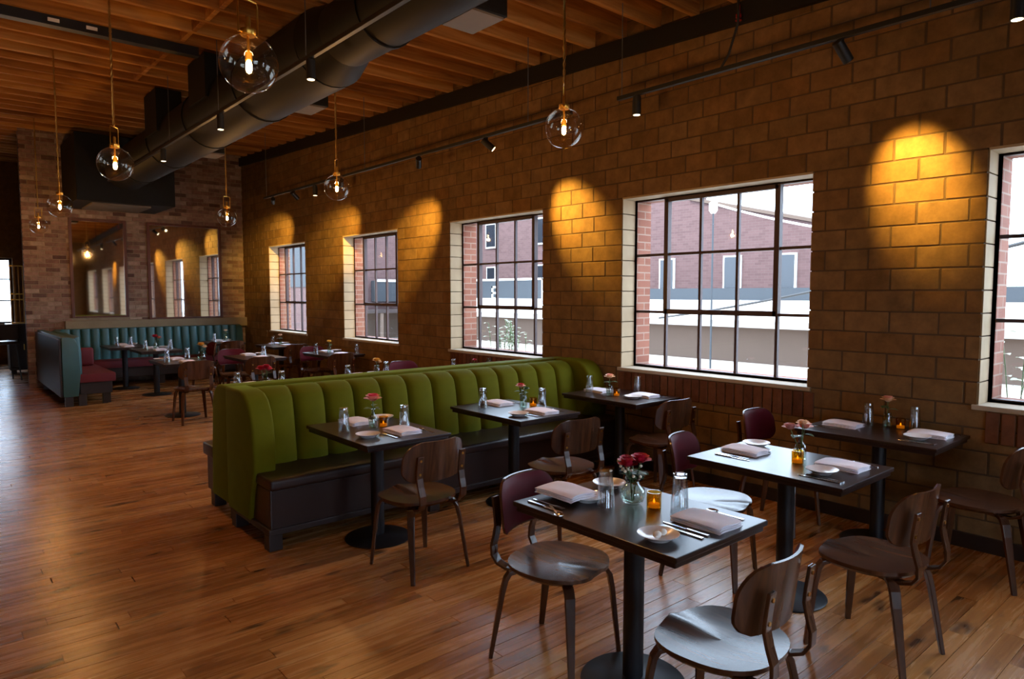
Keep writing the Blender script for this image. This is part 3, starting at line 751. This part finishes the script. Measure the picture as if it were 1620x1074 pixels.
def chan(u, v):
    f = v * (len(BPATH) - 1); i = min(int(f), len(BPATH) - 2); q = f - i
    y = BPATH[i][0] * (1 - q) + BPATH[i + 1][0] * q; z = BPATH[i][1] * (1 - q) + BPATH[i + 1][1] * q
    bul = math.sqrt(max(0, 1 - (2 * u - 1) ** 2)) ** .7
    k = max(0, 1 - max(0, v - .58) / .3)
    d = .062 * bul * (.35 + .65 * k)
    ny, nz = (-1, .15) if v < .62 else ((-.55, .8) if v < .75 else (-.1, 1))
    return ((u - .5) * (cw - .002), y + ny * d * (1 if v < .75 else .25), z + nz * d * (.12 if v < .62 else .3))
def chb(u, v): return ((u - .5) * (cw - .002), 5.0, .46 + .50 * v)
chm = MB().slab(chan, chb, 12, 26).mesh('back_channel', M['green_velvet'], smooth=True)
for i in range(NC): link('back_channel', chm, gb, (1.76 + cw * (i + .5), 0, 0))
WP = [(5.02, .13), (4.60, .13), (4.56, .30), (4.50, .45), (4.485, .56), (4.495, .68), (4.515, .79), (4.55, .88), (4.60, .95), (4.67, .99), (4.76, 1.005), (5.02, 1.005)]
MB().prism(WP, 'x', 1.60, 1.755).build('end_wing', M['green_velvet'], gb, bevel=.022, seg=3, smooth=True)
MB().prism(WP, 'x', 4.885, 5.10).build('wall_wing', M['green_velvet'], gb, bevel=.03, seg=3, smooth=True)
gb2 = thing('banquette_booth', 'green velvet booth back turned to the far tables behind the first bench', 'booth', (0, 0, 0), group='green booth benches')
P2 = [(5.03, .13), (5.44, .13), (5.42, .5), (5.38, .85), (5.34, .94), (5.27, .99), (5.18, 1.0), (5.03, 1.0)]
MB().prism(P2, 'x', 1.62, 5.10).build('back', M['green_velvet'], gb2, bevel=.02, seg=3, smooth=True)
MB().box(1.64, 5.08, 5.43, 5.62, .13, .40).build('bench_front', M['dark_leather'], gb2, bevel=.01)
MB().box(1.62, 5.10, 5.41, 5.66, .40, .50).build('seat_cushion', M['dark_leather'], gb2, bevel=.02, seg=3, smooth=True)
for x in (1.70, 2.8, 3.9, 5.0):
    for y in (5.1, 5.55): MB().box(x - .045, x + .045, y - .045, y + .045, 0, .13).build('foot', M['dark_wood_trim'], gb2, bevel=.005)

# teal corner booth
tb = thing('corner_booth', 'teal channel-tufted corner booth with burgundy seats below the mirrors', 'booth')
TP = [(14.55, .15), (14.30, .15), (14.27, .5), (14.30, .9), (14.36, 1.0), (14.45, 1.03), (14.55, 1.03)]
MB().prism(TP, 'x', 1.72, 4.95).build('back', M['teal_vinyl'], tb, bevel=.015, smooth=True)
TP2 = [(1.47, .15), (1.66, .15), (1.70, .5), (1.68, .9), (1.64, 1.0), (1.57, 1.03), (1.47, 1.03)]
MB().prism(TP2, 'y', 11.75, 14.55).build('side_back', M['teal_vinyl'], tb, bevel=.015, smooth=True)
MB().box(1.44, 1.468, 11.78, 14.55, .15, 1.0).build('outer_panel', M['dark_wood_trim'], tb, bevel=.005)
MB().box(1.67, 4.95, 13.8, 14.32, .34, .47).box(1.68, 2.16, 11.8, 13.8, .34, .47).build('seat_cushion', M['burgundy_cloth'], tb, bevel=.02, smooth=True)
MB().box(1.69, 4.93, 13.86, 14.3, .16, .34).box(1.70, 2.12, 11.86, 13.85, .16, .34).build('bench_base', M['dark_wood_trim'], tb, bevel=.006)
for x, y in ((1.55, 11.85), (1.72, 11.85), (2.05, 11.95), (1.55, 14.3), (3.3, 13.95), (4.8, 13.95)): MB().box(x - .05, x + .05, y - .05, y + .05, 0, .17).build('foot', M['dark_wood_trim'], tb)
def tch(wd):
    def fn(u, v):
        b = math.sqrt(max(0, 1 - (2 * u - 1) ** 2)); return ((u - .5) * wd, -.045 * b - .0 + .05 * max(0, v - .6), .44 + .58 * v + (.01 * b if v > .95 else 0))
    return fn
tcm = MB().slab(tch(.148), lambda u, v: ((u - .5) * .148, .06, .44 + .56 * v), 8, 10).mesh('back_channel', M['teal_vinyl'], smooth=True)
for i in range(20): link('back_channel', tcm, tb, (1.86 + .152 * i, 14.29, 0))
for i in range(16): link('back_channel', tcm, tb, (1.69, 11.9 + .152 * i, 0), R(90))
cu = thing('cushion', 'burgundy cushion lying on the seat of the teal booth', 'cushion', (1.93, 13.15, .475))
MB().box(-.14, .16, -.06, .06, 0, .3).build('cover', M['burgundy_cloth'], cu, bevel=.05, seg=3, smooth=True)

# ================================================================== TABLEWARE
def prof_mesh(nm, prof, mat, n=28, cap=False): return MB().lathe(prof, n, cap=cap).mesh(nm, M[mat], smooth=True)
GL = prof_mesh('tumbler', [(.0365, 0), (.038, .002), (.0295, .150), (.0285, .157), (.0, .159), (.0, .142), (.027, .141), (.0355, .002), (.0365, 0)], 'tumbler_glass')
PL = prof_mesh('bread_plate', [(.0, 0), (.045, 0), (.048, .004), (.070, .018), (.078, .022), (.079, .0245), (.070, .022), (.046, .008), (.0, .007)], 'china', 36)
def napkin_mesh():
    mb = MB()
    for k, (hx, hy, z0, z1) in enumerate(((.085, .115, 0, .009), (.083, .112, .009, .018), (.084, .113, .018, .027))):
        def top(u, v, z=z1, hx=hx, hy=hy): return ((2 * u - 1) * hx + .002 * math.sin(9 * v + k), (2 * v - 1) * hy + .003 * math.sin(7 * u), z - .006 * (2 * u - 1) ** 6 - .004 * (2 * v - 1) ** 6 + .0025 * math.sin(6 * u + 4 * v))
        def bot(u, v, z=z0, hx=hx, hy=hy): return ((2 * u - 1) * hx + .002 * math.sin(9 * v + k), (2 * v - 1) * hy + .003 * math.sin(7 * u), z)
        mb.slab(top, bot, 8, 10)
    return mb.mesh('napkin', M['napkin'], smooth=True)
NP = napkin_mesh()
def knife_mesh():
    mb = MB(); mb.prism([(-.008, -.1), (.008, -.1), (.006, .0), (-.006, .0)], 'z', 0, .006)
    mb.prism([(-.006, .0), (.008, .0), (.011, .06), (.004, .115), (-.004, .11)], 'z', .001, .0035); return mb.mesh('table_knife', M['silver'], bevel=.001)
def fork_mesh():
    mb = MB(); mb.prism([(-.008, -.1), (.008, -.1), (.0035, .02), (-.0035, .02)], 'z', .001, .005)
    mb.prism([(-.0035, .02), (.0035, .02), (.011, .045), (-.011, .045)], 'z', .001, .005)
    for k in range(4):
        x = -.011 + k * .0062; mb.prism([(x, .045), (x + .0035, .045), (x + .003, .09), (x + .001, .09)], 'z', .001, .005)
    return mb.mesh('table_fork', M['silver'])
def spoon_mesh():
    mb = MB(); mb.prism([(-.007, -.09), (.007, -.09), (.003, .035), (-.003, .035)], 'z', .001, .004)
    mb.lathe([(.0, .001), (.012, .002), (.019, .007), (.0195, .0085), (.012, .005), (.0, .0035)], 16, (0, .055, 0), cap=False)
    mb.v = [(x, y if y < .036 else .055 + (y - .055) * 1.35, z) for x, y, z in mb.v]; return mb.mesh('spoon', M['silver'], smooth=True)
KN, FK, SP = knife_mesh(), fork_mesh(), spoon_mesh()
VO = prof_mesh('holder', [(.0, 0), (.029, 0), (.031, .003), (.032, .072), (.029, .072), (.028, .006), (.0, .005)], 'amber_glass')
VC = MB().lathe([(.024, .006), (.024, .022), (.004, .024)], 16).mesh('candle', M['wax'], smooth=True)
VF = MB().lathe([(.002, .024), (.005, .030), (.001, .042)], 8).mesh('flame', M['candle_glow'])
def put(nm, me, label, cat, x, y, z, rz, group):
    return tag(link(nm, me, None, (x, y, z), rz), label, cat, group)
def votive(k, x, y):
    t = thing('votive_candle', 'small amber glass votive candle on ' + TAB[k][2], 'candle', (x, y, .75), 0, 'votive candles')
    link('holder', VO, t); link('candle', VC, t); link('flame', VF, t)
def petal(mb, c, az, tilt, L, Wd, curl=.5):
    ca, sa = math.cos(az), math.sin(az)
    def fn(u, v):
        a = (2 * u - 1); r = L * v * math.sin(tilt + curl * v * .5); z = L * v * math.cos(tilt + curl * v * .5)
        wv = Wd * math.sin(math.pi * min(1, .12 + .62 * v)) ** .8; x = a * wv; rr_ = r - .35 * wv * a * a + .004
        return (c[0] + ca * rr_ - sa * x, c[1] + sa * rr_ + ca * x, c[2] + z)
    mb.grid(fn, 4, 4)
def rose(parent, c, r, mat, inner=None, seed=0):
    rd = random.Random(seed); mb = MB(); inn = MB()
    for ring, (n, tilt, L) in enumerate(((3, .05, .8), (5, .32, .95), (6, .62, 1.0), (7, .98, 1.05))):
        for k in range(n):
            petal(inn if (ring < 2 and inner) else mb, c, 2 * math.pi * k / n + ring * .7 + rd.uniform(-.15, .15), tilt, r * L * 1.15, r * .55 * (1.1 if ring > 1 else .8), .5)
    (inn if inner else mb).sphere((c[0], c[1], c[2] + r * .45), r * .32, 8, 6, (1, 1, 1.4))
    o = mb.build('bloom', M[mat], parent, smooth=True)
    if inner: inn.build('inner_petals', M[inner], o, smooth=True)
def leafm(mb, p, az, L, Wd, drop=.3):
    ca, sa = math.cos(az), math.sin(az)
    def fn(u, v):
        x = (2 * u - 1) * Wd * math.sin(math.pi * (v * .92 + .04)); r = L * v; z = L * (.35 * v - drop * v * v) + .25 * abs(x)
        return (p[0] + ca * r - sa * x, p[1] + sa * r + ca * x, p[2] + z)
    mb.grid(fn, 4, 6)
VB = {'bowl': [(.0, 0), (.024, 0), (.04, .012), (.05, .035), (.045, .058), (.026, .078), (.022, .088), (.03, .1), (.027, .1), (.019, .088), (.023, .076), (.042, .057), (.047, .035), (.038, .014), (.0, .006)],
      'bottle': [(.0, 0), (.03, 0), (.032, .004), (.032, .07), (.026, .085), (.012, .1), (.011, .13), (.014, .135), (.011, .135), (.009, .1), (.023, .084), (.029, .07), (.029, .008), (.0, .006)],
      'jar': [(.0, 0), (.029, 0), (.031, .004), (.031, .085), (.026, .095), (.026, .105), (.023, .105), (.023, .095), (.028, .084), (.028, .008), (.0, .006)]}
def flowers(k, x, y, kind, blooms, label, leaves=4, spread=.035, filler=False, small=False):
    t = thing('flower_vase', label, 'flowers', (x, y, .75), 0, 'table flowers')
    vsc = 1.16 if kind == 'bowl' else 1.0
    MB().lathe([(r_ * vsc, z_ * vsc) for r_, z_ in VB[kind]], 24, cap=False).build('vase', M['vase_glass'], t, smooth=True)
    wr = {'bowl': .036, 'bottle': .027, 'jar': .026}[kind]
    MB().lathe([(wr * .6, .007), (wr, .02), (wr, .05), (.001, .0505)], 18).build('water', M['water'], t, smooth=True)
    rd = random.Random(hash(k) % 1000 if False else sum(map(ord, k)))
    lf = MB(); tops = []
    for i, (dx, dy, dz, r, mt, inn) in enumerate(blooms):
        MB().tube([(dx * .1, dy * .1, .015), (dx * .35, dy * .35, .09), (dx, dy, dz)], .0028, 6).build('stem', M['stem'], t, smooth=True)
        rose(t, (dx, dy, dz - .004), r, mt, inn, i + 3); tops.append((dx, dy, dz))
    for i in range(leaves):
        b = tops[i % len(tops)]; az = 2.2 * i + rd.uniform(0, 1)
        leafm(lf, (b[0] * .7, b[1] * .7, b[2] - .035 - rd.uniform(0, .03)), az, rd.uniform(.05, .08), .018)
    if leaves: lf.build('leaves', M['leaf'], t, smooth=True)
    if filler:
        mb = MB(); st = MB()
        for i in range(16):
            a = rd.uniform(0, 6.3); q = rd.uniform(.03, .075); z = rd.uniform(.13, .19)
            p = (q * math.cos(a), q * math.sin(a), z); mb.sphere(p, .007, 6, 4); st.tube([(0, 0, .09), p], .0012, 4)
        mb.build('filler_buds', M['petal_white'], t, smooth=True); st.build('filler_stems', M['stem'], t)
    return t
def setting(k, side, nap, plate, glass, fork=None, knife=None, spoon=None, under=False, rz=0):
    cx, cy_, ds = TAB[k]; pl = ({'n': ' away from the booth on ', 'f': ' on the booth side of '} if k in ('rose', 'bottle', 'wall') else {'n': ' on the chair side of ', 'f': ' on the booth side of '})[side] + ds
    s180 = 0 if side == 'n' else math.pi
    z = .75
    if under:
        put('bread_plate', PL, 'white plate half under the napkin' + pl, 'plate', cx + nap[0] + .05, cy_ + nap[1] - .09, .75, 0, 'white bread plates')
    if nap: put('napkin', NP, 'folded pale pink napkin' + pl, 'napkin', cx + nap[0], cy_ + nap[1], .7505 + (.02 if under else 0), R(rz) + s180, 'folded napkins')
    if plate: put('bread_plate', PL, 'small white bread plate' + pl, 'plate', cx + plate[0], cy_ + plate[1], .75, 0, 'white bread plates')
    if glass: put('tumbler', GL, 'upturned clear tumbler' + pl, 'glass', cx + glass[0], cy_ + glass[1], .75, 0, 'upturned tumblers')
    if fork: put('table_fork', FK, 'silver fork' + pl, 'fork', cx + fork[0], cy_ + fork[1], .75, s180 + R(rz), 'silver cutlery')
    if knife: put('table_knife', KN, 'silver knife' + pl, 'knife', cx + knife[0], cy_ + knife[1], .75, s180 + R(rz), 'silver cutlery')
    if spoon: put('spoon', SP, 'silver spoon' + pl, 'spoon', cx + spoon[0], cy_ + spoon[1], .75, s180 + R(rz), 'silver cutlery')
setting('rose', 'n', (.09, -.29), (-.2, -.275), (.15, -.12), (-.075, -.285), (-.035, -.285), (.235, -.28))
setting('rose', 'f', (-.10, .315), (.19, .31), (-.05, .12), (-.225, .29), (-.26, .285), (.06, .33), under=True)
setting('bottle', 'n', (.10, -.255), (-.10, -.24), None, (-.195, -.29), (-.225, -.29), (.24, -.29))
setting('bottle', 'f', (.03, .27), (.225, .31), None, (-.12, .25), (-.15, .25), (.14, .25))
setting('wall', 'n', (.10, -.27), (-.07, -.25), (.235, -.13), (-.17, -.29), (-.2, -.29), (.24, -.31))
setting('wall', 'f', (.02, .25), None, (.16, .14), (-.12, .3), (-.15, .3), None, under=False)
setting('end', 'n', (.08, -.20), (-.17, -.19), (.17, -.08), (-.05, -.25), None, (.22, -.27))
setting('end', 'f', (.0, .29), (.22, .30), (-.20, .08), None, None, None)
setting('mid', 'n', (.06, -.26), (-.16, -.24), (.235, -.08), (-.06, -.28), (-.09, -.28), (.2, -.27))
setting('mid', 'f', (.06, .27), None, (-.14, .22), None, (.2, .27), None)
setting('win', 'n', (.10, -.2), (-.06, -.2), (.21, -.03), None, (.22, -.26), None)
setting('win', 'f', (.02, .28), None, (-.07, .31), None, None, None)
put('butter_curl', MB().sphere((-.018, 0, .016), .016, 12, 8, (1.5, 1, .75)).sphere((.02, -.012, .015), .015, 12, 8, (1.5, 1, .75)).mesh('butter_curl', M['butter'], smooth=True), 'white butter curls on the plate by the red roses', 'butter', 2.25 - .2, 1.82 - .275, .757, .4, None)
put('spoon', SP, 'teaspoon lying across the napkin side of the table with red roses', 'spoon', 2.25 - .275, 1.82 + .2, .75, R(150), 'silver cutlery')
votive('rose', 2.25 + .085, 1.82 - .035); votive('bottle', 3.55 + .0, 1.82 - .06); votive('wall', 4.80 + .2, 1.82 - .055); votive('end', 2.29 + .075, 4.08 + .04); votive('mid', 3.52 + .21, 4.08 + .0); votive('win', 4.74 - .07, 4.02 - .02)
flowers('rose', 2.25 + .065, 1.82 + .065, 'bowl', [(-.035, .0, .175, .036, 'petal_red', None), (.03, -.015, .185, .042, 'petal_red', None), (.0, .035, .18, .034, 'petal_red', None)], 'red roses and small buds in a round clear vase', leaves=14, filler=True)
flowers('bottle', 3.55 + .09, 1.82 - .03, 'bottle', [(-.045, .04, .175, .036, 'petal_pink', None), (.02, -.01, .178, .04, 'petal_coral', None), (-.02, -.02, .205, .03, 'petal_peach', None)], 'dusty pink roses in a clear glass bottle', leaves=3)
flowers('wall', 4.80 + .17, 1.82 + .02, 'jar', [(.0, .0, .185, .042, 'petal_peach', 'petal_coral')], 'single peach rose in a clear jar by the block wall', leaves=5)
flowers('end', 2.29 - .01, 4.08 + .03, 'bottle', [(.0, .0, .195, .052, 'petal_coral', 'petal_hot')], 'coral rose with hot pink heart in a clear bottle', leaves=6)
flowers('mid', 3.52 + .10, 4.08 + .0, 'jar', [(-.01, .02, .17, .034, 'petal_coral', 'petal_red'), (.035, .0, .15, .022, 'leaf', None)], 'coral red bud in a clear jar at the middle booth table', leaves=5)
flowers('win', 4.74 - .11, 4.02 + .03, 'jar', [(.0, .0, .165, .042, 'petal_peach', 'petal_coral')], 'peach rose in a clear jar on the booth table by the window', leaves=4)
# far tables: napkins, glasses, plates and flowers only
def far_set(k, bl, label, gl=((-.2, .12), (.2, -.12)), nap=((.0, -.26), (.0, .26)), pl=((.2, .3),), kind='jar', vx=(0, .02)):
    cx, cy_, ds = TAB[k]
    where = lambda i, n: '' if n < 2 else (' nearer the open floor' if i == 0 else ' nearer the block wall')
    for i, (x, y) in enumerate(gl): put('tumbler', GL, 'clear tumbler' + where(i, len(gl)) + ' on ' + ds, 'glass', cx + x, cy_ + y, .75, 0, 'upturned tumblers')
    for i, (x, y) in enumerate(nap): put('napkin', NP, 'pale napkin' + ('' if len(nap) < 2 else (' on the green booth half' if i == 0 else ' on the mirror half')) + ' of ' + ds, 'napkin', cx + x, cy_ + y, .7505, 0, 'folded napkins')
    for i, (x, y) in enumerate(pl): put('bread_plate', PL, 'small white bread plate on ' + ds, 'plate', cx + x, cy_ + y, .75, 0, 'white bread plates')
    if bl: flowers(k, cx + vx[0], cy_ + vx[1], kind, bl, label, leaves=4)
far_set('bend', [(-.04, 0, .18, .045, 'petal_red', None), (.03, .01, .17, .042, 'petal_hot', None), (.0, -.03, .2, .036, 'petal_red', None)], 'red roses in a vase behind the green booth', gl=((-.19, .12), (.19, -.03)), kind='bowl', vx=(.04, .0))
far_set('bmid', [(.0, 0, .17, .042, 'petal_yellow', None), (.04, .02, .15, .03, 'petal_peach', None)], 'orange yellow rose in a jar behind the green booth', gl=((-.26, .04), (.24, .1)), vx=(.12, .1))
far_set('bwin', [(.03, 0, .13, .024, 'petal_red', None)], 'small red flower on the wall table behind the green booth', gl=((-.14, -.05), (.26, -.2)), vx=(.1, -.1))
far_set('fl', [(.0, 0, .2, .05, 'petal_yellow', None), (.05, .02, .17, .035, 'petal_peach', None)], 'yellow roses on the far open floor table', gl=((-.2, -.1), (.15, .25)), pl=((-.2, .3),), kind='bowl', vx=(.25, -.05))
far_set('fm', None, '', gl=((.1, -.1),))
far_set('fw', [(.0, 0, .17, .035, 'petal_yellow', None)], 'small yellow flower on the far wall table', gl=((-.24, .1), (.24, -.3)), vx=(-.02, .1))
far_set('fc', [(.0, .0, .17, .036, 'petal_peach', None)], 'orange flower on the wall table by the corner window', gl=((-.1, .1),))
far_set('tl', None, '', gl=((-.1, .1), (.1, .0)))
far_set('tm', [(.0, .0, .2, .05, 'petal_red', None), (.06, .0, .18, .04, 'petal_coral', None)], 'red flowers on the table before the teal booth', gl=((-.15, .0), (.2, -.1)), kind='jar')
far_set('tr', [(.0, .0, .2, .04, 'petal_white', None)], 'white flower on the teal booth table by the mirror', gl=((-.1, .1),), vx=(.1, .05))

# ================================================================== BAR ROOM BEYOND
def stool(x, y, rz, lb):
    t = thing('bar_stool', lb, 'stool', (x, y, 0), R(rz), 'dark bar stools')
    MB().box(-.2, .2, -.2, .2, .70, .76).build('seat', M['dark_leather'], t, bevel=.02)
    MB().box(-.19, .19, -.21, -.18, .80, 1.08).build('backrest', M['dark_leather'], t, bevel=.012)
    for sx in (-1, 1):
        MB().box(sx * .17 - .014, sx * .17 + .014, -.205, -.185, .74, .82).build('back_post', M['black_steel'], t)
        for sy in (-1, 1): MB().tube([(sx * .15, sy * .15, .70), (sx * .2, sy * .2, 0)], .014, 8).build('leg', M['black_steel'], t)
    f = MB(); f.tube([(-.18, -.18, .25), (.18, -.18, .25), (.18, .18, .25), (-.18, .18, .25), (-.18, -.18, .25)], .01, 6); f.build('foot_ring', M['black_steel'], t)
stool(1.10, 16.2, 15, 'dark bar stool beside the end of the brick wall'); stool(.75, 16.9, -20, 'dark bar stool before the bright bar room window')
cb = thing('bar_cabinet', 'dark low cabinet just past the end of the brick wall', 'cabinet', (1.55, 17.6, 0))
MB().box(-.28, .28, -.25, .25, .08, 1.0).build('body', M['dark_wood_trim'], cb, bevel=.01); MB().box(-.3, .3, -.27, .27, 1.0, 1.04).build('top', M['table_wood'], cb, bevel=.005)
for s in (-1, 1):
    d_ = MB().box(s * .14 - .125, s * .14 + .125, -.268, -.25, .12, .96).build('door', M['dark_wood_trim'], cb, bevel=.004); MB().box(s * .03 - .008, s * .03 + .008, -.285, -.268, .5, .62).build('handle', M['brass'], d_)
for x in (-.2, .2):
    for y in (-.2, .2): MB().box(x - .03, x + .03, y - .03, y + .03, 0, .08).build('foot', M['dark_wood_trim'], cb)
br = thing('brass_rack', 'tall brass rod rack standing on the dark bar cabinet', 'rack', (1.52, 17.55, 1.04))
MB().box(-.18, .14, -.06, .06, 0, .03).build('base', M['brass'], br)
for k in range(5): MB().tube([(-.16 + .07 * k, 0, .03), (-.16 + .07 * k, 0, 1.2)], .013, 8).build('rod', M['brass'], br)
for z in (.5, .62, 1.2): MB().box(-.18, .14, -.02, .02, z - .012, z + .012).build('crossbar', M['brass'], br)

# ================================================================== OUTSIDE
GZ = -2.0
struct(MB().box(-120, 200, -120, 200, GZ - .5, GZ).build('ground', M['ground_concrete']), 'pale sunlit concrete lot outside the windows', 'ground')
lb_ = thing('low_building', 'low tan building with a broad white roof edge across the lot', 'building', (33, 0, GZ))
MB().box(0, 3.9, -6, 48, 0, 2.0).build('wall', M['tan_stucco'], lb_)
MB().box(-.9, 4, -6.5, 48.5, 1.9, 2.3).build('fascia', M['white_fascia'], lb_)
MB().box(-1.9, 4, -6.5, 48.5, 2.3, 3.3).build('roof_edge', M['white_fascia'], lb_)
MB().box(.2, 4, -6, 48, 3.3, 3.95).build('parapet', M['slate_panel'], lb_)
bb = thing('brick_building', 'tall brick building with a sloping roof line behind the low tan one', 'building', (38, 0, GZ))
MB().prism([(13, 0), (26.6, 0), (26.6, 9.7), (13, 6.3)], 'x', 0, 14).box(0, 2, 26.6, 75, 0, 12.5).build('wall', M['town_brick'], bb)
MB().prism([(12.9, 6.3), (26.5, 9.7), (26.5, 9.9), (12.9, 6.5)], 'x', -.15, 14.1).box(-.15, 2.1, 26.5, 75.1, 12.5, 12.75).build('coping', M['tan_stucco'], bb)
for y in (15.6, 19.8, 23.3, 28.2, 34.0, 40.5, 47.0, 51.5, 58):
    f = MB().box(-.12, .02, y - .62, y + .62, 3.85, 6.0).build('window', M['white_fascia'], bb); MB().box(-.16, -.121, y - .5, y + .5, 4.0, 5.9).build('pane', M['dark_pane'], f)
for y in (34.0, 40.5, 47.0, 53.5):
    f = MB().box(-.12, .02, y - .75, y + .75, 7.6, 9.8).build('window', M['white_fascia'], bb); MB().box(-.16, -.121, y - .6, y + .6, 7.75, 9.65).build('pane', M['dark_pane'], f)
b3 = thing('brick_annex', 'nearer brick building wing seen through the corner window', 'building', (24, 0, GZ))
MB().box(0, 8, 50, 95, 0, 11).build('wall', M['town_brick'], b3); MB().box(-.1, 8.1, 49.9, 95.1, 11, 11.4).build('coping', M['tan_stucco'], b3)
MB().box(-.08, .02, 53.5, 57.5, 4.2, 9).build('shutter', M['slate_panel'], b3)
sg = thing('roof_sign', 'dark roof sign with a white letter E', 'sign', (32.4, 0, GZ + 3.0))
MB().box(0, .12, 34.6, 44.4, 0, 1.6).build('panel', M['slate_panel'], sg)
f = MB(); f.box(-.03, .13, 34.5, 44.5, 1.6, 1.75); f.box(-.03, .13, 34.5, 44.5, -.12, 0); f.box(-.03, .13, 34.4, 34.6, -.12, 1.75); f.box(-.03, .13, 44.4, 44.6, -.12, 1.75); f.build('border', M['white_fascia'], sg)
e = MB(); e.box(-.05, 0, 39.9, 40.05, .2, 1.2); [e.box(-.05, 0, 39.3, 40.05, z, z + .15) for z in (.2, .62, 1.05)]; e.build('letter', M['white_fascia'], sg)
ac = thing('air_conditioner', 'grey air conditioner box in a white frame on the brick wing wall', 'air conditioner', (29.0, 49.0, GZ + 3.0))
MB().box(-1.3, 1.3, 0, .95, 0, 1.7).build('casing', M['slate_panel'], ac)
f = MB(); f.box(-1.4, 1.4, -.06, 0, 1.6, 1.8); f.box(-1.5, -1.3, -.06, 0, 0, 1.8); f.box(1.3, 1.5, -.06, 0, -.1, 1.8); f.build('trim', M['white_fascia'], ac)
pc_ = thing('porch', 'brown timber porch below the air conditioner of the brick wing', 'porch', (28.5, 46.4, GZ))
MB().box(-4, 2.4, 0, 3.4, 2.15, 2.4).build('roof', M['dark_wood_trim'], pc_)
for x in (-3.9, -1.8, .2, 2.2): MB().box(x - .1, x + .1, .05, .25, 0, 2.15).build('post', M['tan_stucco'], pc_)
MB().box(-4, 2.4, 3.2, 3.35, 0, 2.15).build('back_wall', M['tan_stucco'], pc_)
pb = thing('pale_building', 'pale grey building beyond the lot past the last window', 'building', (46, -14, GZ))
MB().box(0, 10, 0, 20, 0, 4.4).build('wall', M['grey_metal'], pb); MB().box(-.4, 10.2, -.3, 20.3, 4.4, 5.4).build('roof_band', M['white_fascia'], pb)
for k in range(4): MB().box(-.05, .02, 1 + 5 * k, 4.5 + 5 * k, 1.2, 3.2).build('window', M['dark_pane'], pb)
up = thing('utility_pole', 'grey utility pole with white insulator carrying cables outside', 'pole', (29.0, 18.9, GZ))
MB().tube([(0, 0, 0), (0, 0, 7.6)], [.05, .04], 10).build('pole', M['slate_panel'], up, smooth=True); MB().lathe([(.1, 7.5), (.2, 7.65), (.2, 8.0), (.08, 8.1)], 12).build('insulator', M['white_plastic'], up, smooth=True)
def sag(a, b, d, n=14): return [tuple(a[i] * (1 - q / n) + b[i] * q / n - (d * 4 * (q / n) * (1 - q / n) if i == 2 else 0) for i in range(3)) for q in range(n + 1)]
tag(MB().tube(sag((28.7, 18.6, 5.9), (27, 6, 3.2), .4), .05, 6).build('cable', M['cable_white'], smooth=True), 'white cable sloping down from the utility pole', 'cable')
tag(MB().tube(sag((29, 22, .4), (20, 4, 3.0), .2), .05, 6).build('cable', M['cable_black'], smooth=True), 'black cable rising across the lot outside', 'cable')
lp = thing('street_lamp', 'thin street lamp outside the last window', 'lamp', (30, 6.2, GZ))
MB().tube([(0, 0, 0), (0, 0, 9.0)], .07, 8).build('pole', M['grey_metal'], lp); MB().box(-.15, .15, -.1, 1.3, 8.9, 9.1).build('lamp_arm', M['grey_metal'], lp)
def planter(yc, lb, seed, pale, hgt, fl):
    t = thing('window_planter', lb, 'planter', (5.72, yc, .52)); rd = random.Random(seed)
    MB().box(-.16, .16, -.4, .4, 0, .3).build('box', M['dark_wood_trim'], t, bevel=.01); MB().box(-.15, .15, -.39, .39, .3, .31).build('soil', M['subfloor'], t)
    lf, st, fw = MB(), MB(), MB()
    for i in range(22):
        x, y = rd.uniform(-.1, .1), rd.uniform(-.3, .3); h = rd.uniform(.5, 1) * hgt; tip = (x + rd.uniform(-.06, .06), y + rd.uniform(-.12, .12), .3 + h)
        st.tube([(x, y, .3), ((x + tip[0]) / 2, (y + tip[1]) / 2, .3 + h * .55), tip], .004, 5)
        for q in range(6):
            f_ = .35 + .65 * q / 5; leafm(lf, (x + (tip[0] - x) * f_, y + (tip[1] - y) * f_, .3 + h * f_), rd.uniform(0, 6.3), rd.uniform(.06, .11), .022)
        if fl and i % 3 == 0: fw.sphere((tip[0], tip[1], tip[2] + .01), .022, 8, 5)
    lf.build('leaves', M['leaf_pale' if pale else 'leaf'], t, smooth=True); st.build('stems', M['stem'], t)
    if fl: fw.build('blossoms', M['petal_pink'], t, smooth=True)
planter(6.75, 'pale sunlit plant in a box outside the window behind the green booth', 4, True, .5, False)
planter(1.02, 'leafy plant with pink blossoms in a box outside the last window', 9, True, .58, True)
